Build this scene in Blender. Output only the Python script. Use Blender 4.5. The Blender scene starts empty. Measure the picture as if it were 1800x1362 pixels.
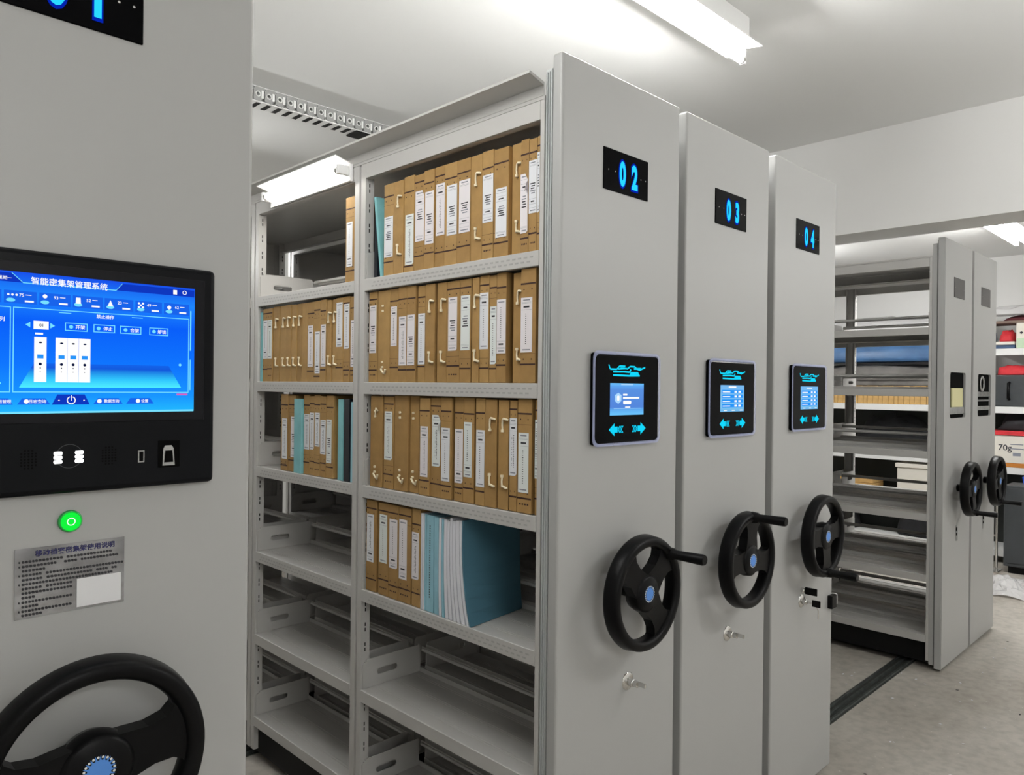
import bpy, bmesh, math, random
from mathutils import Vector, Matrix
random.seed(7)
C = bpy.context.scene.collection
SC = bpy.context.scene

# ------------------------------------------------------------------ camera, world, exposure
CZ = 1.567
a, b, r = math.radians(45.33867), math.radians(-.08393), math.radians(.61648)
Fv = Vector((math.cos(a) * math.cos(b), math.sin(a) * math.cos(b), math.sin(b)))
R0 = Vector((math.sin(a), -math.cos(a), 0)); U0 = R0.cross(Fv)
Rv = R0 * math.cos(r) + U0 * math.sin(r); Uv = -R0 * math.sin(r) + U0 * math.cos(r)
cam = bpy.data.cameras.new('camera'); cam.sensor_fit = 'HORIZONTAL'; cam.sensor_width = 36
cam.lens = 1315.84 / 1800 * 36; cam.clip_start = .02
camo = bpy.data.objects.new('camera', cam); C.objects.link(camo)
camo.matrix_world = Matrix(((Rv.x, Uv.x, -Fv.x, 0), (Rv.y, Uv.y, -Fv.y, 0), (Rv.z, Uv.z, -Fv.z, CZ), (0, 0, 0, 1)))
SC.camera = camo
w = bpy.data.worlds.new('world'); SC.world = w; w.use_nodes = True
w.node_tree.nodes['Background'].inputs[0].default_value = (.9, .95, 1, 1)
w.node_tree.nodes['Background'].inputs[1].default_value = .02
SC.view_settings.view_transform = 'Standard'; SC.view_settings.look = 'None'
SC.view_settings.exposure = 0; SC.view_settings.gamma = 1; SC.view_settings.use_curve_mapping = False
TUBE = 147          # radiance of the ceiling tubes
TUBE_SHELF = 45    # radiance of the small tube on the shelf canopy

# ------------------------------------------------------------------ helpers
def lin(c):
    return tuple(((x / 255 + .055) / 1.055) ** 2.4 if x > 10 else x / 255 / 12.92 for x in c)

def mat(name, col, rough=.5, metal=0, noise=0, scale=40, bump=0, bscale=300, spec=.5, alpha=1, trans=0, coat=0, stretch=None):
    m = bpy.data.materials.new(name); m.use_nodes = True
    nt = m.node_tree; p = nt.nodes['Principled BSDF']
    p.inputs['Base Color'].default_value = (*col, 1); p.inputs['Roughness'].default_value = rough
    p.inputs['Metallic'].default_value = metal; p.inputs['Specular IOR Level'].default_value = spec
    p.inputs['Alpha'].default_value = alpha; p.inputs['Transmission Weight'].default_value = trans
    p.inputs['Coat Weight'].default_value = coat
    if noise or bump:
        tc = nt.nodes.new('ShaderNodeTexCoord'); src = tc.outputs['Object']
        if stretch:
            mp = nt.nodes.new('ShaderNodeMapping'); mp.inputs['Scale'].default_value = stretch
            nt.links.new(src, mp.inputs[0]); src = mp.outputs[0]
    if noise:
        n = nt.nodes.new('ShaderNodeTexNoise'); n.inputs['Scale'].default_value = scale; n.inputs['Detail'].default_value = 4
        nt.links.new(src, n.inputs[0])
        cr = nt.nodes.new('ShaderNodeValToRGB')
        cr.color_ramp.elements[0].position = .3; cr.color_ramp.elements[1].position = .7
        cr.color_ramp.elements[0].color = (*[c * (1 - noise) for c in col], 1)
        cr.color_ramp.elements[1].color = (*[min(1, c * (1 + noise)) for c in col], 1)
        nt.links.new(n.outputs[0], cr.inputs[0]); nt.links.new(cr.outputs[0], p.inputs['Base Color'])
    if bump:
        n2 = nt.nodes.new('ShaderNodeTexNoise'); n2.inputs['Scale'].default_value = bscale; n2.inputs['Detail'].default_value = 3
        nt.links.new(src, n2.inputs[0])
        bp = nt.nodes.new('ShaderNodeBump'); bp.inputs['Strength'].default_value = bump; bp.inputs['Distance'].default_value = .002
        nt.links.new(n2.outputs[0], bp.inputs['Height']); nt.links.new(bp.outputs[0], p.inputs['Normal'])
    return m

def emis(name, col, s=1, ramp=None):
    m = bpy.data.materials.new(name); m.use_nodes = True; nt = m.node_tree
    nt.nodes.clear(); e = nt.nodes.new('ShaderNodeEmission'); o = nt.nodes.new('ShaderNodeOutputMaterial')
    e.inputs[0].default_value = (*col, 1); e.inputs[1].default_value = s
    nt.links.new(e.outputs[0], o.inputs[0])
    if ramp:
        tc = nt.nodes.new('ShaderNodeTexCoord'); sp = nt.nodes.new('ShaderNodeSeparateXYZ'); cr = nt.nodes.new('ShaderNodeValToRGB')
        nt.links.new(tc.outputs['Generated'], sp.inputs[0]); nt.links.new(sp.outputs[2], cr.inputs[0])
        el = cr.color_ramp.elements
        while len(el) < len(ramp): el.new(.5)
        for k, (pos, c) in enumerate(ramp):
            el[k].position = pos; el[k].color = (*lin(c), 1)
        nt.links.new(cr.outputs[0], e.inputs[0])
    return m

class MB:
    """collects boxes, tubes, prisms and lathes, then links them as one mesh"""
    def __init__(s): s.v = []; s.f = []; s.m = []; s.mi = 0; s.sm = []
    def add(s, vs, fs, smooth=False):
        k = len(s.v); s.v += [tuple(v) for v in vs]
        for f in fs:
            s.f.append([i + k for i in f]); s.m.append(s.mi); s.sm.append(smooth)
        return s
    def box(s, x0, x1, y0, y1, z0, z1):
        vs = [(x, y, z) for x in (x0, x1) for y in (y0, y1) for z in (z0, z1)]
        return s.add(vs, [(0, 1, 3, 2), (4, 6, 7, 5), (0, 4, 5, 1), (2, 3, 7, 6), (0, 2, 6, 4), (1, 5, 7, 3)])
    def rbox(s, x0, x1, y0, y1, z0, z1, r=.004, seg=2):
        bm = bmesh.new(); bmesh.ops.create_cube(bm, size=1)
        for v in bm.verts:
            v.co = ((x0 + x1) / 2 + v.co.x * (x1 - x0), (y0 + y1) / 2 + v.co.y * (y1 - y0), (z0 + z1) / 2 + v.co.z * (z1 - z0))
        r = min(r, (x1 - x0) * .45, (y1 - y0) * .45, (z1 - z0) * .45)
        bmesh.ops.bevel(bm, geom=bm.edges[:], offset=r, segments=seg, affect='EDGES', profile=.5)
        bm.verts.index_update()
        s.add([v.co[:] for v in bm.verts], [[v.index for v in f.verts] for f in bm.faces]); bm.free(); return s
    def prism(s, pts, ax, lo, hi, smooth=False):
        """extrude a 2-D outline (in the two other axes, in xyz order) along ax"""
        n = len(pts); vs = []
        for t in (lo, hi):
            for p, q in pts:
                vs.append({'x': (t, p, q), 'y': (p, t, q), 'z': (p, q, t)}[ax])
        fs = [list(range(n))[::-1], list(range(n, 2 * n))] + [(i, (i + 1) % n, n + (i + 1) % n, n + i) for i in range(n)]
        return s.add(vs, fs, smooth)
    def quad(s, x0, x1, z0, z1, y):
        return s.add([(x0, y, z0), (x1, y, z0), (x1, y, z1), (x0, y, z1)], [(0, 1, 2, 3)])
    def poly(s, pts, y):
        return s.add([(p, y, q) for p, q in pts], [list(range(len(pts)))])
    def tube(s, pts, r, n=8, smooth=True, cap=True):
        pts = [Vector(p) for p in pts]; rs = r if isinstance(r, (list, tuple)) else [r] * len(pts)
        vs = []; up = None
        for i, p in enumerate(pts):
            d = (pts[min(i + 1, len(pts) - 1)] - pts[max(i - 1, 0)]).normalized()
            if up is None: up = Vector((0, 0, 1)) if abs(d.z) < .9 else Vector((1, 0, 0))
            x = d.cross(up).normalized(); y = x.cross(d).normalized(); up = y
            for k in range(n):
                t = 2 * math.pi * k / n; vs.append(p + (x * math.cos(t) + y * math.sin(t)) * rs[i])
        m = len(pts)
        fs = [(i * n + k, i * n + (k + 1) % n, (i + 1) * n + (k + 1) % n, (i + 1) * n + k) for i in range(m - 1) for k in range(n)]
        s.add(vs, fs, smooth)
        if cap: s.add(vs[:n], [list(range(n))]); s.add(vs[-n:], [list(range(n))[::-1]])
        return s
    def lathe_y(s, prof, n=48, c=(0, 0, 0), closed=True, smooth=True):
        """profile of (radius, y) spun about the y axis through c"""
        vs = []; m = len(prof)
        for k in range(n):
            t = 2 * math.pi * k / n
            for rr, y in prof: vs.append((c[0] + rr * math.cos(t), c[1] + y, c[2] + rr * math.sin(t)))
        fs = []
        for k in range(n):
            for i in range(m if closed else m - 1):
                j = (i + 1) % m; k2 = (k + 1) % n
                fs.append((k * m + i, k * m + j, k2 * m + j, k2 * m + i))
        return s.add(vs, fs, smooth)
    def disc(s, cx, cz, rr, y, n=24, sz=1):
        return s.poly([(cx + rr * math.cos(2 * math.pi * k / n), cz + sz * rr * math.sin(2 * math.pi * k / n)) for k in range(n)], y)
    def ring(s, cx, cz, r0, r1, y, n=24, a0=0, a1=360):
        vs = []
        for k in range(n + 1):
            t = math.radians(a0 + (a1 - a0) * k / n)
            for rr in (r0, r1): vs.append((cx + rr * math.cos(t), y, cz + rr * math.sin(t)))
        return s.add(vs, [(2 * k, 2 * k + 1, 2 * k + 3, 2 * k + 2) for k in range(n)])
    def glyphs(s, key, cx, cz, h, y, sx=1):
        """letters of a text mesh, centred on (cx, cz), h tall per em, facing -y"""
        vs, fs = TEXT[key]
        return s.add([(cx + p[0] * h * sx, y, cz + p[1] * h) for p in vs], fs)
    def holed(s, outer, holes, ax, lo, hi):
        """a plate with holes: outline and holes in the two other axes, thick along ax"""
        bm = bmesh.new()
        def put(p, t): return {'x': (t, p[0], p[1]), 'y': (p[0], t, p[1]), 'z': (p[0], p[1], t)}[ax]
        loops = [[bm.verts.new(put(p, lo)) for p in L] for L in [outer] + holes]; ed = []
        for L in loops:
            for i in range(len(L)): ed.append(bm.edges.new((L[i], L[(i + 1) % len(L)])))
        bmesh.ops.triangle_fill(bm, edges=ed, use_beauty=True)
        ex = bmesh.ops.extrude_face_region(bm, geom=bm.faces[:])
        d = {'x': (hi - lo, 0, 0), 'y': (0, hi - lo, 0), 'z': (0, 0, hi - lo)}[ax]
        bmesh.ops.translate(bm, verts=[g for g in ex['geom'] if isinstance(g, bmesh.types.BMVert)], vec=d)
        bmesh.ops.recalc_face_normals(bm, faces=bm.faces[:]); bm.verts.index_update()
        s.add([v.co[:] for v in bm.verts], [[v.index for v in f.verts] for f in bm.faces]); bm.free(); return s
    def mesh(s, name, mats):
        me = bpy.data.meshes.new(name); me.from_pydata(s.v, [], s.f)
        for m in (mats if isinstance(mats, (list, tuple)) else [mats]): me.materials.append(m)
        me.polygons.foreach_set('material_index', s.m); me.polygons.foreach_set('use_smooth', s.sm)
        bm = bmesh.new(); bm.from_mesh(me)
        bmesh.ops.recalc_face_normals(bm, faces=bm.faces[:]); bm.to_mesh(me); bm.free()
        return me
    def build(s, name, mats, parent=None, loc=(0, 0, 0), rot=(0, 0, 0)):
        return link(name, s.mesh(name, mats), parent, loc, rot)

def link(name, me, parent=None, loc=(0, 0, 0), rot=(0, 0, 0)):
    o = bpy.data.objects.new(name, me); C.objects.link(o); o.location = loc; o.rotation_euler = rot
    if parent: o.parent = parent
    return o

def tag(o, label, cat, group=None, kind=None):
    if label: o['label'] = label
    if cat: o['category'] = cat
    if group: o['group'] = group
    if kind: o['kind'] = kind
    return o

def thing(name, label, cat, loc=(0, 0, 0), rz=0, group=None):
    o = bpy.data.objects.new(name, None); C.objects.link(o); o.location = loc; o.rotation_euler = (0, 0, rz)
    o.empty_display_size = .1
    return tag(o, label, cat, group)

def struct(o): o['kind'] = 'structure'; return o

def rrect(x0, x1, z0, z1, r, n=5):
    p = []
    for cx, cz, t0 in ((x1 - r, z1 - r, 0), (x0 + r, z1 - r, 90), (x0 + r, z0 + r, 180), (x1 - r, z0 + r, 270)):
        for k in range(n + 1):
            t = math.radians(t0 + 90 * k / n); p.append((cx + r * math.cos(t), cz + r * math.sin(t)))
    return p

# text outlines, made once while the scene is nearly empty
TEXT = {}
def make_text(key, body, bold=.0):
    cu = bpy.data.curves.new('txt', 'FONT'); cu.body = body; cu.size = 1; cu.align_x = 'CENTER'; cu.align_y = 'CENTER'
    cu.offset = bold; cu.fill_mode = 'FRONT'; cu.resolution_u = 4
    o = bpy.data.objects.new('txt', cu); C.objects.link(o)
    bpy.context.view_layer.update()
    e = o.evaluated_get(bpy.context.evaluated_depsgraph_get()); me = e.to_mesh()
    vs = [v.co[:] for v in me.vertices]; fs = [list(p.vertices) for p in me.polygons]
    if vs:
        cx = (min(v[0] for v in vs) + max(v[0] for v in vs)) / 2; cy = (min(v[1] for v in vs) + max(v[1] for v in vs)) / 2
        vs = [(v[0] - cx, v[1] - cy) for v in vs]
    e.to_mesh_clear(); bpy.data.objects.remove(o); bpy.data.curves.remove(cu)
    TEXT[key] = (vs, fs)
for d in '0123456789': make_text(d, d, .05); make_text('glow' + d, d, .085)
for k, t in dict(title='智能密集架管理系统', plate='移动档案密集架使用说明', date='星期一', op='禁止操作', b1='开架', b2='停止', b3='合架', b4='解锁',
                 t1='日志查询', t2='数据查询', t3='设置', t0='权限管理', col='列', n1='75', n2='93', n3='52', n4='23', n5='49', n6='62',
                 sel='01', g70='70g').items(): make_text(k, t, .012)

# ------------------------------------------------------------------ materials
M = {}
M['panel'] = mat('grey_powder_coat', (.43, .43, .42), .42, bump=.05, bscale=900)
M['shelf'] = mat('grey_shelf_paint', (.53, .52, .50), .4, bump=.04, bscale=700)
M['seal'] = mat('grey_rubber_seal', (.10, .11, .115), .6)
M['back'] = mat('blue_grey_metal', (.50, .52, .52), .35)
M['black'] = mat('black_plastic', (.003, .003, .0034), .36, spec=.13, bump=.06, bscale=1200)
M['glass'] = mat('black_glass', (.0015, .0015, .002), .12, spec=.05)
M['acrylic'] = mat('unlit_smoked_acrylic', (.05, .045, .044), .35, spec=.3)
M['bezel'] = mat('black_housing', (.0045, .005, .0062), .34, spec=.1)
M['slot'] = mat('dark_slot', (.003, .003, .003), .9, spec=.05)
M['base'] = mat('black_base_paint', (.007, .007, .007), .55, spec=.15)
M['chrome'] = mat('chrome', (.72, .71, .69), .16, 1)
M['steel'] = mat('brushed_steel', (.45, .45, .44), .3, 1, noise=.2, scale=30)
M['film'] = mat('clear_film', (.55, .6, .9), .12, alpha=.35)
M['kraft'] = [mat('kraft_board', c, .75, noise=.10, scale=25, bump=.08, bscale=250) for c in
              ((.375, .220, .072), (.345, .20, .064), (.40, .24, .082))]
M['kprint'] = mat('brown_print', (.035, .010, .006), .8)
M['label'] = [mat('white_label_paper', c, .6) for c in ((.82, .83, .86), (.80, .84, .82), (.84, .80, .82))]
M['ink'] = mat('black_ink', (.03, .03, .035), .7)
M['inklite'] = mat('grey_ink', (.25, .26, .30), .7)
M['tie'] = mat('cream_string', (.88, .78, .56), .7)
M['teal'] = mat('teal_card', (.22, .52, .55), .6, noise=.08, scale=20)
M['teal2'] = mat('pale_blue_card', (.30, .56, .66), .6, noise=.06, scale=20)
M['blue'] = mat('blue_folder_cover', (.075, .19, .26), .5, noise=.05, scale=8)
M['navy'] = mat('binder_and_gap_black', (.008, .011, .018), .4)
M['paper'] = mat('white_paper', (.78, .79, .84), .7, noise=.05, scale=60, stretch=(1, 30, 1))
M['ceil'] = mat('white_ceiling_paint', (.86, .86, .845), .9, bump=.03, bscale=60)
M['wall'] = mat('white_wall_paint', (.87, .865, .85), .9, bump=.03, bscale=60)
M['lampwhite'] = mat('white_enamel', (.82, .82, .81), .4)
M['tube'] = emis('lit_tube', (1, 1, .985), TUBE)
M['tubeshelf'] = emis('lit_shelf_tube', (1, .97, .9), TUBE_SHELF)
M['cyan'] = emis('cyan_led', lin((20, 215, 250)), 1.0)
M['led'] = emis('blue_digit_led', lin((40, 205, 255)), 1.15)
M['ledglow'] = emis('painted_digit_glow', lin((4, 40, 190)), .8)  # deep blue halo painted round the digits as their glow
M['white_e'] = emis('lit_white_graphics', (1, 1, 1), 1.0)
M['cy_e'] = emis('lit_cyan_graphics', lin((120, 225, 255)), 1)
M['blue_e'] = emis('lit_blue_graphics', lin((25, 100, 235)), 1)
M['deep_e'] = emis('lit_deep_blue_graphics', lin((15, 55, 190)), 1)
M['mid_e'] = emis('lit_mid_blue_graphics', lin((40, 150, 250)), 1)
M['pink_e'] = emis('lit_pink_graphics', lin((220, 100, 190)), 1)
M['dark_e'] = emis('lit_dark_graphics', lin((10, 20, 60)), 1)
M['screen_e'] = emis('lit_blue_screen', (0, 0, 1), 1, [(0, (35, 185, 255)), (.12, (25, 150, 255)), (.35, (16, 118, 255)), (.66, (10, 95, 250)), (.85, (30, 135, 255)), (1, (25, 80, 235))])
M['floor_e'] = emis('lit_floor_graphics', (0, 0, 1), 1, [(0, (80, 240, 255)), (.35, (50, 200, 255)), (.8, (20, 90, 220)), (1, (20, 100, 235))])
M['mini_l'] = emis('lit_lock_icon', lin((170, 215, 255)), 1)
M['mini_e'] = emis('lit_small_screen', (0, 0, 1), 1, [(0, (110, 200, 255)), (.18, (95, 170, 240)), (.25, (85, 135, 220)), (.8, (90, 145, 225)), (.9, (95, 165, 240)), (1, (110, 195, 255))])
M['mini2_e'] = emis('lit_table_screen', (0, 0, 1), 1, [(0, (110, 180, 230)), (.2, (130, 200, 245)), (1, (120, 185, 240))])
M['green_e'] = emis('green_button_lamp', lin((20, 235, 60)), 1.1)
M['green_ring'] = mat('green_metal', (.05, .5, .12), .3, .5)
M['led_w'] = emis('white_led', (1, 1, 1), 5)
M['badge'] = mat('blue_badge', (.09, .28, .75), .35)
M['white_plastic'] = mat('white_plastic', (.8, .8, .78), .4)
M['foil'] = mat('silver_foil', (.33, .33, .34), .22, 1, noise=.5, scale=9, bump=.8, bscale=14)
M['blueink'] = mat('blue_black_ink', (.02, .02, .12), .6)
M['rail'] = mat('worn_rail_steel', (.09, .10, .095), .4, .6, noise=.4, scale=30)
M['railplate'] = mat('dull_rail_plate', (.055, .06, .055), .55, .3, noise=.3, scale=20)
M['shade_board'] = mat('shade_grey_board', (.022, .025, .023), .8)
M['perf'] = mat('shadowed_slot_paint', (.40, .395, .38), .5)
M['red'] = mat('red_fabric', (.62, .03, .04), .7, noise=.15, scale=12)
M['cloth_b'] = mat('black_cloth', (.012, .012, .014), .9, noise=.3, scale=14)
M['cloth_g'] = mat('grey_cloth', (.16, .15, .14), .9, noise=.2, scale=9)
M['bluebag'] = mat('blue_plastic_sack', (.055, .14, .30), .4, noise=.25, scale=5, bump=.3, bscale=12)
M['navycloth'] = mat('navy_cloth', (.05, .09, .17), .8, noise=.2, scale=9)
M['plastic'] = mat('crumpled_clear_plastic', (.75, .74, .74), .15, bump=.5, bscale=40, alpha=.75)
M['carton'] = mat('white_carton', (.80, .76, .68), .6)
M['kraft2'] = mat('pale_kraft', (.58, .36, .13), .75, noise=.12, scale=30)
M['grey_metal'] = mat('dark_grey_metal', (.045, .050, .054), .45, noise=.1, scale=6)
M['bluebin'] = mat('blue_bin_plastic', (.03, .10, .55), .4)
M['orange'] = mat('orange_card', (.55, .20, .03), .6)
M['yellow'] = mat('pale_yellow_board', (.70, .66, .36), .6)
M['whitetray'] = mat('white_tray_plastic', (.70, .76, .78), .35)
M['chain'] = mat('grey_chain_plastic', (.33, .33, .32), .4)
M['chainw'] = mat('white_chain_plastic', (.85, .85, .83), .4)

def concrete():
    m = bpy.data.materials.new('concrete_floor'); m.use_nodes = True; nt = m.node_tree; p = nt.nodes['Principled BSDF']
    N, L = nt.nodes.new, nt.links.new
    tc = N('ShaderNodeTexCoord'); n1 = N('ShaderNodeTexNoise'); n1.inputs['Scale'].default_value = 1.6; n1.inputs['Detail'].default_value = 6
    n2 = N('ShaderNodeTexNoise'); n2.inputs['Scale'].default_value = 22; n2.inputs['Detail'].default_value = 5
    L(tc.outputs['Object'], n1.inputs[0]); L(tc.outputs['Object'], n2.inputs[0])
    c1 = N('ShaderNodeValToRGB'); c1.color_ramp.elements[0].position = .35; c1.color_ramp.elements[1].position = .68
    c1.color_ramp.elements[0].color = (.36, .33, .285, 1); c1.color_ramp.elements[1].color = (.52, .49, .44, 1); L(n1.outputs[0], c1.inputs[0])
    c2 = N('ShaderNodeValToRGB'); c2.color_ramp.elements[0].position = .3; c2.color_ramp.elements[1].position = .6
    c2.color_ramp.elements[0].color = (.72, .72, .72, 1); c2.color_ramp.elements[1].color = (1, 1, 1, 1); L(n2.outputs[0], c2.inputs[0])
    mx = N('ShaderNodeMixRGB'); mx.blend_type = 'MULTIPLY'; mx.inputs[0].default_value = .7; L(c1.outputs[0], mx.inputs[1]); L(c2.outputs[0], mx.inputs[2])
    n3 = N('ShaderNodeTexNoise'); n3.inputs['Scale'].default_value = 55; n3.inputs['Detail'].default_value = 2; L(tc.outputs['Object'], n3.inputs[0])
    c3 = N('ShaderNodeValToRGB'); c3.color_ramp.elements[0].position = .70; c3.color_ramp.elements[1].position = .76
    c3.color_ramp.elements[0].color = (0, 0, 0, 1); c3.color_ramp.elements[1].color = (.6, .6, .6, 1); L(n3.outputs[0], c3.inputs[0])
    m2 = N('ShaderNodeMixRGB'); L(c3.outputs[0], m2.inputs[0]); L(mx.outputs[0], m2.inputs[1]); m2.inputs[2].default_value = (.75, .73, .68, 1)
    L(m2.outputs[0], p.inputs['Base Color']); p.inputs['Roughness'].default_value = .62
    bp = N('ShaderNodeBump'); bp.inputs['Strength'].default_value = .15; bp.inputs['Distance'].default_value = .004; L(n2.outputs[0], bp.inputs['Height']); L(bp.outputs[0], p.inputs['Normal'])
    return m
M['floor'] = concrete()

# ------------------------------------------------------------------ room
XL, XR, YB, YF, ZC, ZC2, XB = -3.0, 8.5, -3.0, 6.2, 3.05, 2.88, 4.45
struct(MB().box(XL, XR, YB, YF, -.12, 0).build('floor', M['floor']))
struct(MB().box(XL, XB + .02, YB, YF, ZC, ZC + .12).build('ceiling', M['ceil']))
struct(MB().box(XB + .28, XR, YB, YF, ZC2, ZC2 + .12).build('ceiling_lower', M['ceil']))
struct(MB().box(XB, XB + .30, YB, YF, 2.475, ZC + .1).build('beam', M['wall']))
struct(MB().box(XL - .12, XL, YB, YF, 0, ZC).build('wall_left', M['wall']))
struct(MB().box(XR, XR + .12, YB, YF, 0, ZC).build('wall_right', M['wall']))
struct(MB().box(XL, XR, YF, YF + .12, 0, ZC).build('wall_back', M['wall']))
struct(MB().box(XL, XR, YB - .12, YB, 0, ZC).build('wall_front', M['wall']))

# ------------------------------------------------------------------ ceiling lamps
def batten(cx, cy, L, zc, label, group='ceiling tube lights', tubes=(0,), mt='tube', rw=.078, hang=0):
    """a ceiling batten; with hang > 0 an added unseen batten, bare on two rods, no reflector"""
    t = thing('ceiling_tube_light', label, 'light', (cx, cy, zc), 0, group)
    h = L / 2; g = -hang
    MB().rbox(-h * .97, h * .97, -.032, .032, -.113 + g + (.065 if hang else 0), g, .004).build('housing', M['lampwhite'], t)
    if hang:
        for s in (-1, 1): MB().tube([(s * h * .6, 0, g), (s * h * .6, 0, 0)], .006, 8).build('hanging_rod', M['lampwhite'], t)
        zt = g - .085
    else:
        MB().prism([(-rw, -.123), (-rw, -.120), (-.034, -.112), (.034, -.112), (rw, -.120), (rw, -.123), (.036, -.115), (-.036, -.115)], 'x', -h, h).build('reflector', M['lampwhite'], t)
        zt = -.162
    for dy in tubes:
        tb = MB().tube([(-h + .03, dy, zt), (h - .03, dy, zt)], .0135, 14).build('tube', M[mt], t)
        for s in (-1, 1):
            MB().tube([(s * (h - .03), dy, zt), (s * (h - .012), dy, zt)], .0145, 14).build('end_cap', M['chrome'], tb)
            MB().rbox(s * (h - .012) - .008, s * (h - .012) + .008, dy - .013, dy + .013, zt - .016, zt + .045, .003).build('holder', M['lampwhite'], t)
    return t
batten(2.175, 1.503, 1.22, ZC, 'long white tube light on the ceiling above panels 02 and 03')
batten(6.30, 1.36, 1.22, ZC2, 'twin tube light on the lower ceiling beyond the beam', tubes=(-.035, .035), rw=.10)
batten(.40, 1.503, 1.22, ZC, 'added unseen tube light hung above the kiosk panel 01', hang=.18)  # lamp added out of view to light the shelves of rack 02
batten(.1, -1.6, 1.22, ZC, 'added unseen tube light hung over the main aisle behind the camera', hang=.55)  # lamp added out of view to light the panel fronts
batten(3.2, -.55, 1.22, ZC, 'added unseen tube light hung in front of panels 03 and 04', hang=.40)  # lamp added out of view to brighten the beam face
batten(1.2, 4.9, 1.22, ZC, 'added unseen tube light hung behind the archive racks', hang=.55)  # lamp added out of view, hung low to spread light on the ceiling
batten(6.30, -.9, 1.22, ZC2, 'added unseen tube light hung over the far aisle', hang=.12)  # added lamp out of view, left bare to light the ceiling
batten(6.6, 3.4, 1.22, ZC2, 'added unseen tube light hung behind the unlit racks', hang=.12)  # added lamp hidden by the racks, left bare to light the ceiling

# cable chain hung under the ceiling
ch = thing('cable_chain', 'pale plastic cable drag chain running under the ceiling behind the racks', 'cable chain', (0, 3.60, 2.972))
P = .0585
lm = MB()
for y in (0, .10):
    hole = [(.022 + .009 * math.cos(t * math.pi / 6), .036 + .009 * math.sin(t * math.pi / 6)) for t in range(12)]
    lm.mi = 0; lm.holed([(0, .008), (.034, 0), (.046, .012), (.046, .050), (.058, .056), (.058, .072), (.010, .072), (0, .060)], [hole], 'y', y - .003, y + .003)
lm.mi = 1; lm.box(.040, .052, -.005, .0, .018, .056); lm.box(.0, .0583, -.002, .102, -.002, .003); lm.mi = 2; lm.box(.020, .044, .012, .090, -.0035, -.002)
lm.mi = 1; lm.lathe_y([(.010, -.006), (.014, -.006), (.014, 0), (.010, 0)], 12, (.022, 0, .036))
link_me = lm.mesh('chain_link', [M['chain'], M['chainw'], M['base']])
for i in range(40): link('chain_link', link_me, ch, (.75 + i * P, -.05, 0))
MB().box(.7, 3.2, -.045, .045, .0725, .078).build('guide_channel', M['lampwhite'], ch)
MB().box(1.30 + .98, 3.2, -.055, .05, -.012, -.004).build('guide_tray', M['base'], ch)

# ------------------------------------------------------------------ rack meshes (rack frame: x across, y into the rack from the panel face, z up)
LV = [1.925, 1.575, 1.225, .872, .530, .190]
BAYS = [(.081, .893), (.958, 1.677), (1.742, 2.46)]
POSTS = [(.066, .080), (.893, .958), (1.677, 1.742), (2.46, 2.52)]
H = 2.424
YE = 2.52
def mirror(me, name):
    m2 = me.copy(); m2.name = name
    for v in m2.vertices: v.co.x = -v.co.x
    m2.flip_normals(); return m2
RM = {}
RM['panel'] = MB().rbox(-.27, .27, 0, .035, .015, H, .007, 3).mesh('end_panel', M['panel'])
hole = rrect(-.156, .152, 1.412, 1.675, .02)
pm = MB().holed(rrect(-.27, .27, .015, H, .004, 2), [hole], 'y', .004, .035)
pm.holed(rrect(-.266, .266, .019, H - .004, .004, 2), [hole], 'y', 0, .0042)
RM['panel_open'] = pm.mesh('end_panel', M['panel'])
RM['seal'] = MB().box(-.258, .258, .035, .041, .03, H - .012).mesh('edge_seal', M['seal'])
g = MB().rbox(-.263, .263, .041, .065, .03, H - .03, .004)
g.box(-.2665, -.262, .047, .0495, .04, H - .04); g.box(-.2665, -.262, .055, .0575, .04, H - .04)
RM['backing'] = g.mesh('panel_backing', M['back'])
gaps = [(.09 + .044 * k) for k in range(50)]
def post_mesh(y0, y1, sx):
    q = MB()
    xo = sx * .265
    def bx(x0, x1, *rest): q.box(min(x0, x1), max(x0, x1), *rest)
    if y1 - y0 > .04:
        ym = (y0 + y1) / 2
        bx(xo, xo - sx * .002, y0, ym - .006, .05, 2.318); bx(xo, xo - sx * .002, ym + .006, y1, .05, 2.318)
        bx(xo - sx * .008, xo - sx * .010, ym - .006, ym + .006, .05, 2.318)
        bx(xo - sx * .002, xo - sx * .010, ym - .008, ym - .006, .05, 2.318); bx(xo - sx * .002, xo - sx * .010, ym + .006, ym + .008, .05, 2.318)
        for y in (y0, y1 - .002): bx(xo - sx * .002, xo - sx * .034, y, y + .002, .05, 2.318)
    else:
        bx(xo, xo - sx * .03, y0, y1, .05, 2.318)
    return q.mesh('upright', M['shelf'])
def slots_mesh(y0, y1, sx):
    q = MB()
    for z in [.25 + .068 * k for k in range(30)]:
        for dz in (0, .018):
            x0 = sx * (.265 - .018); x1 = sx * (.265 - .0145)
            q.box(min(x0, x1), max(x0, x1), y0 - .0006, y0, z + dz, z + dz + .012)
    return q.mesh('slot_row', M['slot'])
def shelf_mesh(y0, y1, edge=.04):
    q = MB()
    q.box(-.2655, -.012, y0, y1, -.004, 0)
    q.rbox(-.2665, -.2605, y0, y1, -edge, .001, .0018, 2)
    q.box(-.2605, -.246, y0, y1, -edge, -edge + .003)
    q.box(-.016, -.012, y0, y1, -.02, .016)
    for x in (-.215, -.205, -.13, -.12, -.05, -.04): q.box(x - .0012, x + .0012, y0 + .02, y1 - .02, -.001, .0012)
    return q.mesh('shelf_board', M['shelf'])
def plate_mesh(y):
    sl = rrect(-.20, -.115, .036, .057, .010, 4)
    q = MB(); q.holed([(-.258, .001), (-.014, .001), (-.014, .088), (-.02, .096), (-.235, .096), (-.258, .085)], [sl], 'y', y, y + .003)
    q.box(-.245, -.02, y - .0005, y + .0035, .094, .098)
    return q.mesh('side_plate', M['shelf'])
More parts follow.
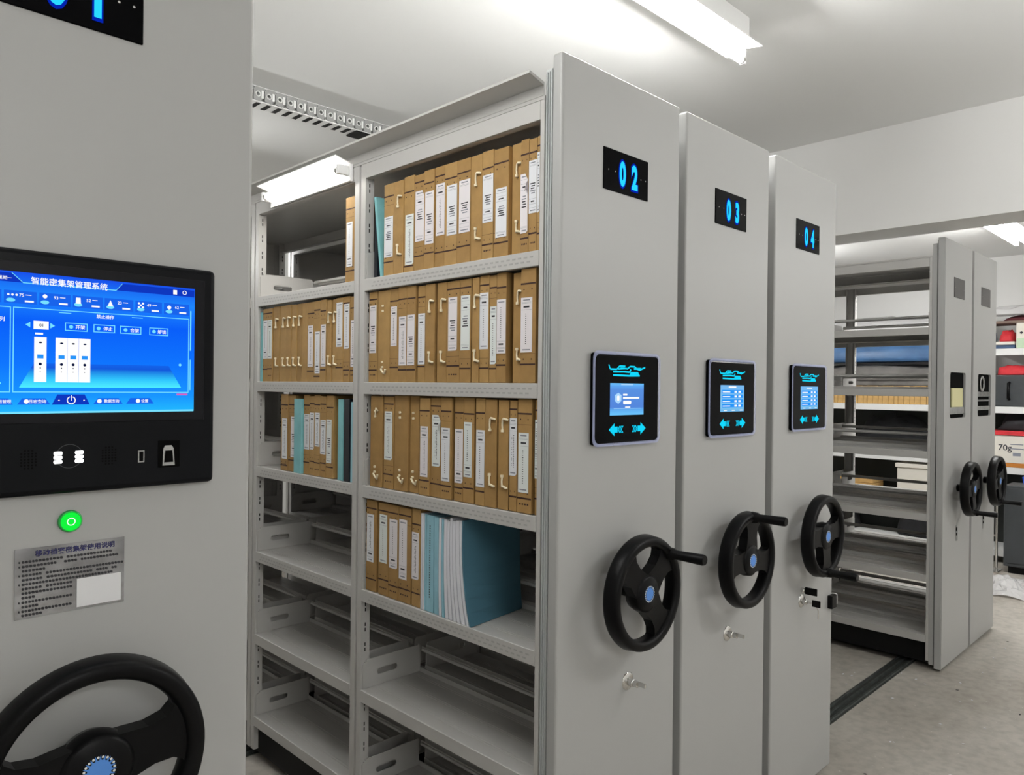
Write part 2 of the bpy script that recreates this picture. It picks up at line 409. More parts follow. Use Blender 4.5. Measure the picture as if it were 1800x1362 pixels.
def rail_mesh(y0, y1):
    q = MB(); q.rbox(-.013, -.009, y0, y1, .074, .092, .0015); q.tube([(-.016, y0 + .01, .083), (-.016, y1 - .01, .083)], .006, 6); return q.mesh('back_rail', M['shelf'])
for i, (y0, y1) in enumerate(BAYS):
    RM['shelf', i, -1] = shelf_mesh(y0, y1); RM['shelf', i, 1] = mirror(RM['shelf', i, -1], 'shelf_board')
    RM['pl', i, -1, 0] = plate_mesh(y0 + .001); RM['pl', i, -1, 1] = plate_mesh(y1 - .004)
    for e in (0, 1): RM['pl', i, 1, e] = mirror(RM['pl', i, -1, e], 'side_plate')
    RM['rail', i, -1] = rail_mesh(y0 + .01, y1 - .01); RM['rail', i, 1] = mirror(RM['rail', i, -1], 'back_rail')
    for s in (-1, 1):
        q = MB()
        x0, x1 = sorted((s * .2655, s * .2595)); q.rbox(x0, x1, y0, y1, 2.268, 2.318, .0015)
        x0, x1 = sorted((s * .2595, s * .24)); q.box(x0, x1, y0, y1, 2.268, 2.271)
        RM['fascia', i, s] = q.mesh('fascia', M['shelf'])
for i, (y0, y1) in enumerate(POSTS):
    for s in (-1, 1):
        RM['post', i, s] = post_mesh(y0, y1, s)
        if i: RM['slots', i, s] = slots_mesh(y0, y1, s)
RM['top'] = MB().box(-.265, .265, .066, YE, 2.319, 2.328).mesh('top_cover', M['shelf'])
RM['canopy'] = MB().prism([(-.265, 2.329), (-.265, 2.356), (-.319, 2.372), (-.319, 2.379), (-.262, 2.364), (-.262, 2.329)], 'y', .070, YE).mesh('canopy', M['shelf'])
q = MB(); q.box(-.245, .245, .045, YE, .035, .148); q.box(-.25, .25, .04, YE, .140, .149)
RM['base'] = q.mesh('base_frame', M['base'])
RM['rear'] = MB().box(-.262, .262, YE, YE + .004, .05, 2.32).mesh('rear_panel', M['shelf'])

# handwheel: rim and hub about the y axis, stem spoke along +x
q = MB()
rim = []
for k in range(14):
    t = 2 * math.pi * k / 14
    ct, st = math.cos(t), math.sin(t)
    rim.append((.1405 + .0155 * abs(ct) ** .7 * (1 if ct > 0 else -1), -.001 + .0235 * abs(st) ** .75 * (1 if st > 0 else -1)))
q.lathe_y([(rr + (.003 if y > 0 and rr > .142 else 0), y) for rr, y in rim], 72)
q.lathe_y([(0.0001, -.020), (.043, -.020), (.050, -.014), (.053, .006), (.047, .026), (.022, .026), (.020, .078), (.0001, .078)], 40, closed=False)
RM['wheel'] = q.mesh('handwheel', M['black'])
def spoke_mesh(wide=1):
    h = [(.03, .034 * wide), (.075, .027 * wide), (.102, .030 * wide), (.116, .039 * wide), (.122, .056 * wide), (.124, .064 * wide), (.134, .050 * wide), (.141, .025 * wide)]
    p = [(x, -y) for x, y in h] + [(.143, 0)] + h[::-1]
    return MB().prism(p, 'y', -.014, .016).mesh('spoke', M['black'])
RM['spoke'] = spoke_mesh(1.12)
q = MB(); q.disc(0, 0, .0165, -.0206, 24)
q.mi = 1
for k in range(20):
    t = 2 * math.pi * k / 20
    q.disc(.0205 * math.cos(t), .0205 * math.sin(t), .0019, -.0206, 8)
q.mi = 0
for k in range(20):
    t = 2 * math.pi * (k + .5) / 20; d = (math.cos(t), math.sin(t)); n = (-d[1], d[0])
    q.poly([(d[0] * .016 + n[0] * .0016, d[1] * .016 + n[1] * .0016), (d[0] * .0235, d[1] * .0235), (d[0] * .016 - n[0] * .0016, d[1] * .016 - n[1] * .0016)], -.0204)
RM['badge'] = q.mesh('hub_badge', [M['badge'], M['white_plastic']])
RM['crank'] = MB().tube([(.140, -.010, 0), (.140, -.030, 0), (.140, -.034, 0), (.140, -.12, 0), (.140, -.126, 0)], [.019, .017, .013, .0155, .013], 16).mesh('crank_handle', M['black'])

def wheel(t, stem, parent_label=None):
    o = link('handwheel', RM['wheel'], t, (.004, -.072, 1.007), (0, -math.radians(stem), 0))
    for d in (0, 95, -95):
        link('spoke', RM['spoke'], o, (0, 0, 0), (0, -math.radians(d), 0))
    link('hub_badge', RM['badge'], o); link('crank_handle', RM['crank'], o)
    return o

def number_display(t, digits, lit=True, dx=0):
    q = MB().rbox(dx - .1025, dx + .1025, -.003, .001, 2.105, 2.219, .0012, 1)
    o = q.build('number_display', M['glass'] if lit else M['acrylic'], t)
    for k, d in enumerate(digits):
        x = dx + (-.020, .036)[k]
        if lit:
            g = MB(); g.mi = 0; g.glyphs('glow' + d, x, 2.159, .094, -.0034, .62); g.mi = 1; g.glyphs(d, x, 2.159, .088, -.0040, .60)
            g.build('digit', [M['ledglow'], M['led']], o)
    for x in ((-.082, -.052, .066, .088) if lit else (-.085, .085)):
        MB().disc(dx + x, 2.160, .002, -.0036, 10).build('screw', M['chrome'], o)
    return o

def controller(t, kind):
    q = MB().rbox(-.149, .150, -.015, .001, 1.412, 1.66, .018, 4)
    o = q.build('touch_controller', M['glass'], t)
    o['label'] = 'black touch controller with cyan arrows' 
    y = -.0156
    f = MB()
    outer = rrect(-.154, .155, 1.408, 1.665, .02); inner = rrect(-.146, .147, 1.416, 1.656, .018)
    f.holed(outer, [inner], 'y', -.0165, -.0148); f.build('protective_film', M['film'], o)
    z0 = 1.535
    g = MB()
    def stroke(pts, w):
        for (xa, za), (xb, zb) in zip(pts, pts[1:]):
            d = math.hypot(xb - xa, zb - za); nx, nz = -(zb - za) / d * w, (xb - xa) / d * w
            g.poly([(xa - nx, z0 + za - nz), (xb - nx, z0 + zb - nz), (xb + nx, z0 + zb + nz), (xa + nx, z0 + za + nz)], y)
    stroke([(-.088, .094), (-.081, .082), (-.052, .082), (-.040, .091), (-.014, .091)], .0022)
    stroke([(-.046, .083), (-.030, .084), (-.010, .085), (-.004, .084), (.008, .091), (.030, .091), (.040, .085), (.054, .082), (.066, .086), (.080, .090)], .0022)
    stroke([(-.036, .086), (-.016, .086)], .0018); stroke([(.026, .085), (.060, .086)], .0026)
    stroke([(-.068, .075), (-.02, .076), (.006, .075), (.012, .083)], .0024); stroke([(-.068, .066), (.0, .065), (.054, .066)], .0024)
    g.poly([(.006, z0 + .064), (.054, z0 + .064), (.046, z0 + .076), (.010, z0 + .076)], y)
    g.build('logo', M['cyan'], o)
    for s in (-1, 1):
        g = MB(); zc = 1.535 - .083
        g.poly([(s * .085, zc), (s * .060, zc + .0175), (s * .060, zc + .008), (s * .046, zc + .008), (s * .046, zc - .008), (s * .060, zc - .008), (s * .060, zc - .0175)], y)
        for xo in (.041, .034, .027):
            g.poly([(s * (xo + .004), zc), (s * (xo - .003), zc + .0095), (s * (xo - .007), zc + .0095), (s * xo, zc), (s * (xo - .007), zc - .0095), (s * (xo - .003), zc - .0095)], y)
        g.build('arrow_key', M['cyan'], o)
    sc = MB().quad(-.081, .074, 1.491, 1.579, y).build('small_screen', M['mini_e' if kind == 'lock' else 'mini2_e'], o)
    # thin prism so the ramp has a height to run along is not needed: the quad stands upright
    g = MB(); y2 = y - .0006
    if kind == 'lock':
        g.mi = 1; g.poly([(-.06, 1.538), (-.0605, 1.546), (-.045, 1.553), (-.0305, 1.546), (-.031, 1.530), (-.045, 1.522), (-.0605, 1.530)], y2)
        g.mi = 0; g.poly(rrect(-.051, -.040, 1.531, 1.545, .004), y2 - .0003)
        g.poly(rrect(-.024, -.004, 1.545, 1.550, .002), y2); g.poly(rrect(-.024, .052, 1.536, 1.541, .002), y2); g.poly(rrect(-.023, .014, 1.521, 1.531, .004), y2)
        g.poly(rrect(-.014, .010, 1.511, 1.5145, .0012), y2); g.mi = 1; g.quad(-.033, .022, 1.574, 1.5775, y2); g.quad(-.065, .060, 1.5085, 1.5095, y2)
    else:
        for k in range(4):
            z = 1.563 - k * .0155
            g.mi = 1; g.quad(-.072, .066, z - .011, z, y2)
            g.mi = 0; g.quad(-.068, -.020, z - .008, z - .005, y2 - .0003)
            for x in (.008, .034): g.quad(x, x + .016, z - .009, z - .003, y2 - .0003)
        g.mi = 0
        for x in (-.06, -.008, .044): g.quad(x, x + .020, 1.494, 1.497, y2)
        g.quad(-.03, .02, 1.571, 1.575, y2)
    tag(g.build('screen_graphics', [M['white_e'], M['mini_l' if kind == 'lock' else 'mid_e']], o), None, None, None, 'stuff')
    return o

def panel_lock(t, x, z, keys=False):
    q = MB().lathe_y([(.0001, -.004), (.022, -.004), (.026, -.001), (.026, .001), (.0001, .001)], 24, (x, 0, z), False)
    q.lathe_y([(.0001, -.022), (.010, -.022), (.011, -.018), (.011, -.003)], 16, (x, 0, z), False)
    o = q.build('panel_lock', M['chrome'], t)
    if not keys:
        k = MB().tube([(x, -.022, z), (x, -.036, z)], .009, 10); k.rbox(x - .003, x + .003, -.062, -.034, z - .004, z + .009, .002)
        k.build('lock_handle', M['chrome'], o)
    else:
        k = MB(); k.rbox(x - .002, x + .002, -.045, -.02, z - .004, z + .004, .001); k.build('key', M['chrome'], o)
        k = MB(); k.rbox(x - .003, x + .003, -.075, -.042, z - .013, z + .013, .005, 3); k.build('key_head', M['black'], o)
    return o

def rack(xc, label, sides=(-1, 1), open_panel=False, top=True, levels=range(6)):
    t = thing('archive_rack', label, 'rack', (xc, 1.27, 0), 0, 'mobile archive racks')
    link('end_panel', RM['panel_open' if open_panel else 'panel'], t); 
    if not open_panel: link('edge_seal', RM['seal'], t); link('panel_backing', RM['backing'], t)
    else:
        hl = rrect(-.156, .152, 1.412, 1.675, .02)
        MB().holed(rrect(-.258, .258, .03, H - .012, .003, 2), [hl], 'y', .035, .041).build('edge_seal', M['seal'], t)
        MB().holed(rrect(-.263, .263, .03, H - .03, .003, 2), [hl], 'y', .041, .065).build('panel_backing', M['panel'], t)
    link('base_frame', RM['base'], t); link('top_cover', RM['top'], t); link('rear_panel', RM['rear'], t)
    for s in (-1, 1):
        for i in range(4):
            p = link('upright', RM['post', i, s], t)
            if i and s in sides: link('slot_row', RM['slots', i, s], p)['kind'] = 'stuff'
    for s in sides:
        for i in range(3):
            link('fascia', RM['fascia', i, s], t)
            for z in [LV[k] for k in levels]:
                o = link('shelf_board', RM['shelf', i, s], t, (0, 0, z))
                for e in (0, 1): link('side_plate', RM['pl', i, s, e], o)
                link('back_rail', RM['rail', i, s], o)
    return t

# rack 01 with the kiosk
r1 = rack(.334, 'nearest archive rack 01 with a big blue touch screen in its panel', (1,))
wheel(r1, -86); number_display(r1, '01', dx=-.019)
# kiosk housing (rack frame x = world x - .34, z world)
kh = MB(); kh.rbox(-.197, .197, -.020, .001, 1.401, 1.756, .008, 3); kh = kh.build('kiosk_housing', M['bezel'], r1)
q = MB(); q.rbox(-.178, .178, -.0215, -.0195, 1.506, 1.737, .001, 1); q.build('screen_frame', mat('dark_grey_bezel', (.009, .009, .011), .35, spec=.12), kh)
ts = MB().quad(-.160, .161, 1.521, 1.722, -.0222).build('touch_screen', M['screen_e'], r1)
ZS = 1.52
def S(mb_, pts, y): mb_.poly([(p, ZS + z) for p, z in pts], y)
y1_, y2_, y3_ = -.0226, -.0230, -.0234
g = MB(); g.mi = 0
S(g, [(-.16, .1995), (-.095, .1995), (-.081, .187), (-.16, .187)], y1_); S(g, [(.050, .199), (.16, .199), (.16, .188), (.041, .188)], y1_)
g.mi = 1
for xa, xb in ((-.150, -.107), (-.104, -.064), (-.061, -.021), (-.018, .023), (.025, .066), (.069, .109), (.112, .152)):
    S(g, [(xa, .157), (xb, .157), (xb, .175), (xa, .175)], y1_)
for xa, xb in ((-.135, -.092), (-.087, -.046), (.011, .052), (.057, .098)):
    S(g, [(xa, .0135), (xb, .0135), (xb - .006, .0225), (xa + .006, .0225)], y1_)
g.mi = 0; S(g, [(-.044, .013), (.006, .013), (-.001, .028), (-.037, .028)], y1_)
tag(g.build('screen_panels', [M['deep_e'], M['blue_e']], ts), None, None, None, 'stuff')
fl = MB(); fl.poly([(-.085, ZS + .038), (.140, ZS + .039), (.120, ZS + .074), (-.067, ZS + .073)], y2_); fl.build('screen_floor', M['floor_e'], ts)
g = MB()
def frame(x0, x1, z0, z1, w=.0012):
    for q in ((x0, x1, z0, z0 + w), (x0, x1, z1 - w, z1), (x0, x0 + w, z0, z1), (x1 - w, x1, z0, z1)): g.quad(q[0], q[1], ZS + q[2], ZS + q[3], y2_)
frame(-.093, .152, .031, .152); frame(-.16, -.0955, .031, .152); frame(-.028, .002, .122, .134); frame(.010, .040, .122, .134); frame(.047, .078, .122, .134); frame(.090, .119, .122, .134)
g.quad(-.1575, .160, ZS + .0005, ZS + .0035, y2_); g.quad(.1535, .1555, ZS + .10, ZS + .165, y2_); g.quad(.1535, .155, ZS + .035, ZS + .085, y2_)
for xa, xb, z in ((-.036, -.020, .1475), (.064, .080, .1475)): g.quad(xa, xb, ZS + z, ZS + z + .001, y2_)
for pa, pb in (((-.095, .2), (-.081, .187)), ((-.081, .187), (.041, .188)), ((.041, .188), (.050, .199))):
    (xa, za), (xb, zb) = pa, pb; S(g, [(xa, za - .0006), (xb, zb - .0006), (xb, zb + .0006), (xa, za + .0006)], y2_)
S(g, [(-.078, .128), (-.072, .132), (-.072, .124)], y2_); S(g, [(-.041, .128), (-.047, .132), (-.047, .124)], y2_)
for x in (-.096, -.054, -.011, .033, .077, .120): g.disc(x, ZS + .1615, .0055, y2_, 14, .5); 
for x in (-.020, .017, .055, .097): g.disc(x, ZS + .128, .0028, y2_, 12)
g.disc(.138, ZS + .076, .0022, y2_, 12); g.disc(-.108, ZS + .044, .0015, y2_, 8)
tag(g.build('screen_lines', M['cy_e'], ts), None, None, None, 'stuff')
for key, x, z, h in (('title', -.0215, .1915, .0112), ('date', -.103, .192, .0055), ('op', .026, .146, .0062), ('b1', -.008, .128, .0066), ('b2', .030, .128, .0066), ('b3', .068, .128, .0066),
                     ('b4', .109, .128, .0066), ('t1', -.062, .018, .0056), ('t2', .036, .018, .0054), ('t3', .084, .018, .0054), ('t0', -.105, .018, .0054), ('col', -.106, .134, .0066),
                     ('n1', -.083, .169, .0062), ('n2', -.040, .169, .0062), ('n3', .003, .169, .0062), ('n4', .046, .169, .0062), ('n5', .089, .169, .0062), ('n6', .132, .169, .0062)):
    MB().glyphs(key, x, ZS + z, h, y3_).build('caption', M['white_e'], ts)
g = MB()
for x in (-.079, -.036, .007, .050, .093, .136): g.quad(x, x + .011, ZS + .1595, ZS + .162, y3_); g.quad(x + .001, x + .008, ZS + .1692, ZS + .1702, y3_)
MB().quad(-.068, -.049, ZS + .122, ZS + .134, y2_).build('number_field', M['white_e'], ts)
g.quad(-.066, -.056, ZS + .1145, ZS + .117, y3_)
g.ring(-.019, ZS + .0195, .0046, .0060, y3_, 24, 110, 430); g.quad(-.0196, -.0184, ZS + .019, ZS + .027, y3_)
for x in (-.036, -.003): g.quad(x, x + .002, ZS + .0185, ZS + .020, y3_)
for x, z in ((-.076, .018), (.019, .018), (.074, .018)): g.disc(x, ZS + z, .0032, y3_, 12)
for x in (-.099, -.094, -.089): g.disc(x, ZS + .169, .0016, y3_, 8)
g.disc(-.054, ZS + .170, .003, y3_, 10); S(g, [(-.0145, .163), (-.0075, .163), (-.008, .172), (-.014, .172)], y3_); S(g, [(.029, .163), (.037, .163), (.033, .172)], y3_)
for dx, dz in ((-.003, .003), (.003, .003), (0, 0), (-.003, -.003), (.003, -.003)): g.disc(.077 + dx, ZS + .168 + dz, .0017, y3_, 8)
g.disc(.120, ZS + .168, .0032, y3_, 12); g.quad(.126, .132, ZS + .190, ZS + .197, y3_); g.ring(.144, ZS + .194, .0024, .0034, y3_, 16)
tag(g.build('screen_icons', M['white_e'], ts), None, None, None, 'stuff')
for x, wl, wr in ((-.0593, .0077, .0078), (-.0323, .0077, .0076), (-.017, .0075, .0073), (-.0017, .0077, .0077)):
    g = MB(); g.mi = 2; g.quad(x - wl, x + wr, ZS + .046, ZS + .111, y3_)
    g.mi = 1; g.disc(x, ZS + .103, .0022, y3_ - .0004, 12, .55); g.disc(x, ZS + .072, .0021, y3_ - .0004, 12)
    g.mi = 0; g.quad(x - .004, x + .004, ZS + .080, ZS + .0855, y3_ - .0004); g.mi = 1
    g.quad(x - .0008, x + .0008, ZS + .0655, ZS + .0672, y3_ - .0004); g.quad(x - .0006, x + .0006, ZS + .0605, ZS + .0615, y3_ - .0004)
    tag(g.build('rack_icon', [M['mid_e'], M['dark_e'], M['white_e']], ts), None, None, None, 'stuff')
MB().glyphs('sel', -.0585, ZS + .128, .006, y3_ - .0002).build('field_number', M['dark_e'], ts)
g = MB(); g.quad(.133, .150, ZS + .0268, ZS + .0295, y3_); g.build('screen_notice', M['pink_e'], ts)
# camera lamp, speakers, port, reader under the screen
g = MB()
for x in (-.035, -.007):
    for k in range(3): MB().rbox(x - .0055, x + .0055, -.0225, -.0195, 1.4465 + k * .0062, 1.4515 + k * .0062, .0012, 1).build('led_lamp', M['led_w'], kh)
g = MB(); g.ring(-.020, 1.4565, .017, .0178, -.0204, 40); g.build('lens_ring', M['grey_metal'], kh)
for x in (-.072, .034):
    g = MB()
    for i in range(5):
        for j in range(7):
            if abs(i - 2) + abs(j - 3) < 5: g.disc(x + (i - 2) * .0045, 1.4545 + (j - 3) * .0042, .0014, -.0204, 8)
    tag(g.build('speaker_grille', M['slot'], kh), None, None, None, 'stuff')
g = MB(); g.rbox(.0755, .0855, -.0212, -.0195, 1.441, 1.460, .003, 2); g.mi = 1; g.rbox(.0775, .0835, -.0216, -.021, 1.443, 1.458, .002, 2); g.build('usb_port', [M['steel'], M['slot']], kh)
g = MB(); g.rbox(.106, .140, -.0212, -.0195, 1.431, 1.474, .005, 3); g.build('reader_recess', M['slot'], kh)
g = MB(); g.prism([(.112, 1.434), (.131, 1.434), (.129, 1.461), (.126, 1.466), (.116, 1.466), (.113, 1.461)], 'y', -.0235, -.021); g.mi = 1
g.prism([(.1145, 1.439), (.1285, 1.439), (.127, 1.458), (.116, 1.458)], 'y', -.0242, -.0234); g.build('fingerprint_reader', [M['steel'], M['slot']], kh)
g = MB(); g.lathe_y([(.0001, -.008), (.0125, -.008), (.0135, -.006), (.0135, .001)], 32, (-.0135, 0, 1.357), False); gb = g.build('power_button', M['green_e'], r1)
g = MB(); g.lathe_y([(.0135, -.006), (.0155, -.006), (.0165, -.003), (.0165, .001), (.0135, .001)], 32, (-.0135, 0, 1.357)); g.build('button_ring', M['green_ring'], gb)
g = MB(); g.ring(-.0135, 1.357, .0045, .0058, -.0084, 20); g.build('button_mark', M['white_e'], gb)
# instruction plate
ip = MB(); N_ = 10
vs = []
for i in range(N_ + 1):
    for j in range(N_ + 1):
        vs.append((-.084 + .147 * i / N_, -.0012 - .0008 * random.random(), 1.2215 + .102 * j / N_))
ip.add(vs, [(i * (N_ + 1) + j, (i + 1) * (N_ + 1) + j, (i + 1) * (N_ + 1) + j + 1, i * (N_ + 1) + j + 1) for i in range(N_) for j in range(N_)], True)
ip = ip.build('instruction_plate', M['foil'], r1)
g = MB(); g.glyphs('plate', -.005, 1.3145, .0098, -.0026); g.build('plate_title', M['blueink'], ip)
g = MB(); rr_ = random.Random(3)
for k, (z, x1, num) in enumerate(((1.304, .045, 1), (1.2975, .058, 1), (1.291, -.045, 0), (1.2845, .058, 1), (1.278, .052, 0), (1.2715, .05, 1), (1.265, -.012, 0), (1.2585, -.012, 0), (1.252, -.055, 0), (1.2455, -.012, 1), (1.239, -.055, 0), (1.2325, -.012, 1), (1.2265, -.052, 0))):
    if num: g.quad(-.079, -.0775, z - .0012, z + .0012, -.0026)
    x = -.075
    while x < x1:
        wd = .0028 + rr_.random() * .001
        if rr_.random() > .06: g.poly(rrect(x, x + wd, z - .0016, z + .0016, .0009, 2), -.0026)
        x += wd + .0011
g.build('plate_text', M['ink'], ip)['kind'] = 'stuff'
g = MB(); g.box(-.004, .058, -.0034, -.0022, 1.2255, 1.2685); g.build('blank_sticker', mat('white_sticker', (.78, .78, .79), .5), ip)

# racks 02, 03, 04
r2 = rack(1.694, 'archive rack 02, open side filled with kraft boxes and blue folders')
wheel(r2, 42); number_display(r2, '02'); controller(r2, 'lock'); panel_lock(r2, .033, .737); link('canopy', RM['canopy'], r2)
r3 = rack(2.274, 'archive rack 03, closed up between racks 02 and 04')
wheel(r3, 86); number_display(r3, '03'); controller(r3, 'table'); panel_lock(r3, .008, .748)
r4 = rack(2.866, 'archive rack 04 with keys in its two panel locks')
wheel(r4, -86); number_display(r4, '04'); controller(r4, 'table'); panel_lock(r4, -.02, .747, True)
q = MB(); q.lathe_y([(.0001, -.014), (.009, -.014), (.010, -.010), (.010, .001)], 16, (-.02, 0, .790), False)
o = q.build('panel_lock', M['chrome'], r4); MB().rbox(-.023, -.017, -.062, -.014, .776, .804, .006, 3).build('key_head', M['black'], o)
o = MB(); o.tube([(-.02, -.060, .735), (-.016, -.064, .722), (-.014, -.064, .705)], .0022, 6); o.rbox(-.0175, -.0105, -.066, -.062, .690, .708, .001); o.build('spare_key', M['chrome'], r4)
q = MB(); q.rbox(.225, .274, -.020, .001, .668, .722, .003); q.mi = 1; q.rbox(.272, .296, -.014, .012, .672, .720, .006, 3); q.build('bumper', [M['black'], M['white_plastic']], r4)
pq = {}
for i, (y0, y1) in enumerate(BAYS[:2]):
    q = MB()
    for k in range(int((y1 - y0 - .05) / .022)):
        for row in (0, 1):
            y = y0 + .02 + k * .022 + .011 * row; z = -.0165 - .012 * row
            q.box(-.2670, -.2664, y, y + .012, z, z + .0045)
    pq[i] = q.mesh('edge_perforation', M['perf'])
for o in [c for c in r2.children if c.name.startswith('shelf_board')]:
    for i in (0, 1):
        if o.data == RM['shelf', i, -1] and o.location.z > .85: link('edge_perforation', pq[i], o)['kind'] = 'stuff'
# racks 05, 06 with empty number windows and controller openings
r5 = rack(4.895, 'unlit archive rack with empty shelves standing beyond the bare floor', open_panel=True)
r6 = rack(5.470, 'unlit archive rack at the far end beside the storage shelves', open_panel=True)
for t, st in ((r5, -80), (r6, -72)):
    wheel(t, st); number_display(t, '', False)
    g = MB(); g.disc(0, .768, .012, -.0016, 14); g.quad(-.008, .008, .73, .745, -.0014); g.quad(-.016, -.010, .70, .79, -.0014); g.quad(.012, .016, .70, .76, -.0014); g.build('lock_hole', M['slot'], t)['kind'] = 'stuff'
    g = MB()
    for zz in (.045, .115): g.tube([(-.249, .062, zz), (-.246, .062, zz)], .006, 8)
    g.build('base_bolt', M['chrome'], t)
for t in (r5, r6):
    g = MB(); g.box(-.155, .151, .012, .030, 1.413, 1.674); g.build('opening_dark_plate', M['slot'], t)  # black plate put in to make the opening look dark
g = MB(); g.box(-.10, .11, .004, .012, 1.475, 1.585); g.build('board_in_opening', M['yellow'], r5)
g = MB(); g.box(-.152, .149, .005, .012, 1.435, 1.474); g.build('bracket_in_opening', M['steel'], r5)
g = MB(); g.lathe_y([(.034, .004), (.050, .004), (.050, .012), (.034, .012)], 24, (-.03, 0, 1.615)); g.build('round_part_in_opening', M['steel'], r6)
for za, zb in ((1.535, 1.565), (1.505, 1.515), (1.45, 1.475)):
    g = MB(); g.box(-.15, .145, .004, .012, za, zb); g.build('bracket_in_opening', M['steel'], r6)

# small tube light on the canopy of rack 02
t = thing('shelf_tube_light', 'short bright tube light fixed to the canopy of rack 02', 'light', (1.424, 2.525, 2.30))
MB().rbox(-.012, .0, -.29, .29, -.030, .030, .002).build('back_plate', M['lampwhite'], t)
MB().prism([(-.012, .030), (-.012, .033), (-.070, .048), (-.070, .045)], 'y', -.29, .29).build('reflector', M['lampwhite'], t)
tb = MB().tube([(-.040, -.255, .005), (-.040, .255, .005)], .014, 14).build('tube', M['tubeshelf'], t)
for s in (-1, 1):
    MB().tube([(-.040, s * .255, .005), (-.040, s * .27, .005)], .0145, 14).build('end_cap', M['chrome'], tb)
    MB().rbox(-.056, -.012, s * .278 - .008, s * .278 + .008, -.012, .022, .003).build('holder', M['lampwhite'], t)

# ------------------------------------------------------------------ floor rails
for y, lab in ((1.475, 'grey steel floor rail nearest the panels, running under all racks'), (3.05, 'grey steel floor rail deep under the middle of the racks')):
    t = thing('floor_rail', lab, 'rail', (2.4, y, 0), 0, 'rails in the floor')
    MB().box(-3.4, 2.9, -.045, .045, 0, .004).build('base_strip', M['railplate'], t)
    for s in (-.034, .0, .034): MB().rbox(-3.4, 2.9, s - .006, s + .006, .004, .016, .002).build('running_strip', M['rail'], t)

# ------------------------------------------------------------------ archive boxes
BOXES = {
 'A1': [(2.012,2.068,'L',2.016,2.064,0.061,0.194),(1.958,2.012,'T'),(1.905,1.958,'L',1.901,1.949,0.024,0.184),(1.853,1.905,'L',1.852,1.898,0.092,0.250),(1.802,1.853,'L',1.804,1.846,0.077,0.239),(1.753,1.802,'L',1.754,1.795,0.097,0.254),(1.694,1.753,'L',1.694,1.741,0.090,0.240),(1.633,1.694,'L',1.635,1.683,0.089,0.243),(1.583,1.633,'T'),(1.536,1.583,'L',1.536,1.580,0.104,0.239),(1.476,1.536,'L',1.483,1.527,0.055,0.192),(1.433,1.476,'T'),(1.400,1.432,'L',1.404,1.431,0.054,0.214),(1.369,1.400,'L',1.370,1.403,0.103,0.244),(1.358,1.369,'L',1.358,1.368,0.101,0.261)],
 'A2': [(2.103,2.152,'L',2.108,2.147,0.098,0.258),(2.031,2.098,'D'),(1.983,2.031,'L',1.992,2.025,0.118,0.247),(1.935,1.981,'L',1.937,1.976,0.054,0.211),(1.889,1.935,'L',1.894,1.932,0.054,0.214),(1.843,1.881,'L',1.842,1.878,0.056,0.215),(1.794,1.840,'T'),(1.738,1.784,'T'),(1.678,1.738,'L',1.690,1.730,0.095,0.254),(1.628,1.678,'L',1.633,1.673,0.095,0.255),(1.593,1.623,'T'),(1.553,1.593,'L',1.556,1.594,0.096,0.256),(1.522,1.553,'L',1.521,1.548,0.052,0.215),(1.483,1.522,'L',1.484,1.520,0.082,0.232),(1.423,1.464,'T'),(1.366,1.423,'L',1.379,1.421,0.082,0.229)],
 'A3': [(2.065,2.135,'D'),(2.005,2.060,'L',2.012,2.055,0.095,0.254),(1.928,2.001,'D'),(1.878,1.925,'D'),(1.812,1.863,'L',1.820,1.857,0.058,0.214),(1.762,1.812,'L',1.765,1.804,0.094,0.251),(1.710,1.760,'L',1.717,1.756,0.054,0.214),(1.658,1.699,'L',1.660,1.696,0.054,0.213),(1.610,1.658,'L',1.620,1.655,0.075,0.235),(1.561,1.601,'L',1.562,1.597,0.053,0.215),(1.513,1.561,'T'),(1.467,1.508,'T'),(1.434,1.464,'L',1.435,1.464,0.097,0.254),(1.378,1.432,'L',1.389,1.427,0.055,0.216),(1.358,1.370,'L',1.358,1.370,0.097,0.253)],
 'A4': [(2.091,2.152,'L',2.107,2.147,0.098,0.258),(2.020,2.080,'L',2.030,2.072,0.107,0.266),(1.967,2.020,'L',1.972,2.015,0.099,0.258),(1.901,1.967,'L',1.922,1.963,0.073,0.264),(1.852,1.896,'L',1.860,1.895,0.085,0.233)],
 'B1': [(2.238,2.302,'L',2.257,2.294,0.055,0.211)],
 'B2': [(2.879,2.921,'L',2.881,2.918,0.093,0.250),(2.837,2.879,'L',2.840,2.876,0.093,0.250),(2.782,2.835,'T'),(2.722,2.778,'T'),(2.683,2.722,'T'),(2.641,2.683,'T'),(2.601,2.641,'T'),(2.560,2.601,'P'),(2.508,2.560,'L',2.517,2.554,0.056,0.211),(2.464,2.508,'L',2.462,2.500,0.031,0.186),(2.424,2.464,'L',2.424,2.459,0.056,0.210),(2.392,2.420,'T'),(2.358,2.386,'T'),(2.310,2.358,'L',2.314,2.354,0.125,0.283),(2.268,2.309,'L',2.270,2.303,0.117,0.275),(2.234,2.266,'L',2.235,2.261,0.053,0.215)],
 'B3': [(2.703,2.761,'L',2.709,2.749,0.046,0.205),(2.645,2.703,'L',2.645,2.683,0.056,0.214),(2.540,2.584,'L',2.542,2.580,0.094,0.228),(2.504,2.540,'L',2.508,2.538,0.096,0.234),(2.461,2.504,'L',2.464,2.498,0.110,0.235),(2.420,2.461,'L',2.422,2.459,0.084,0.210),(2.371,2.420,'L',2.383,2.418,0.055,0.213)],
}
ORD = 'first second third fourth fifth sixth seventh eighth ninth tenth eleventh twelfth thirteenth fourteenth fifteenth sixteenth'.split()
ROW = {'1': 'top', '2': 'second', '3': 'third', '4': 'fourth'}
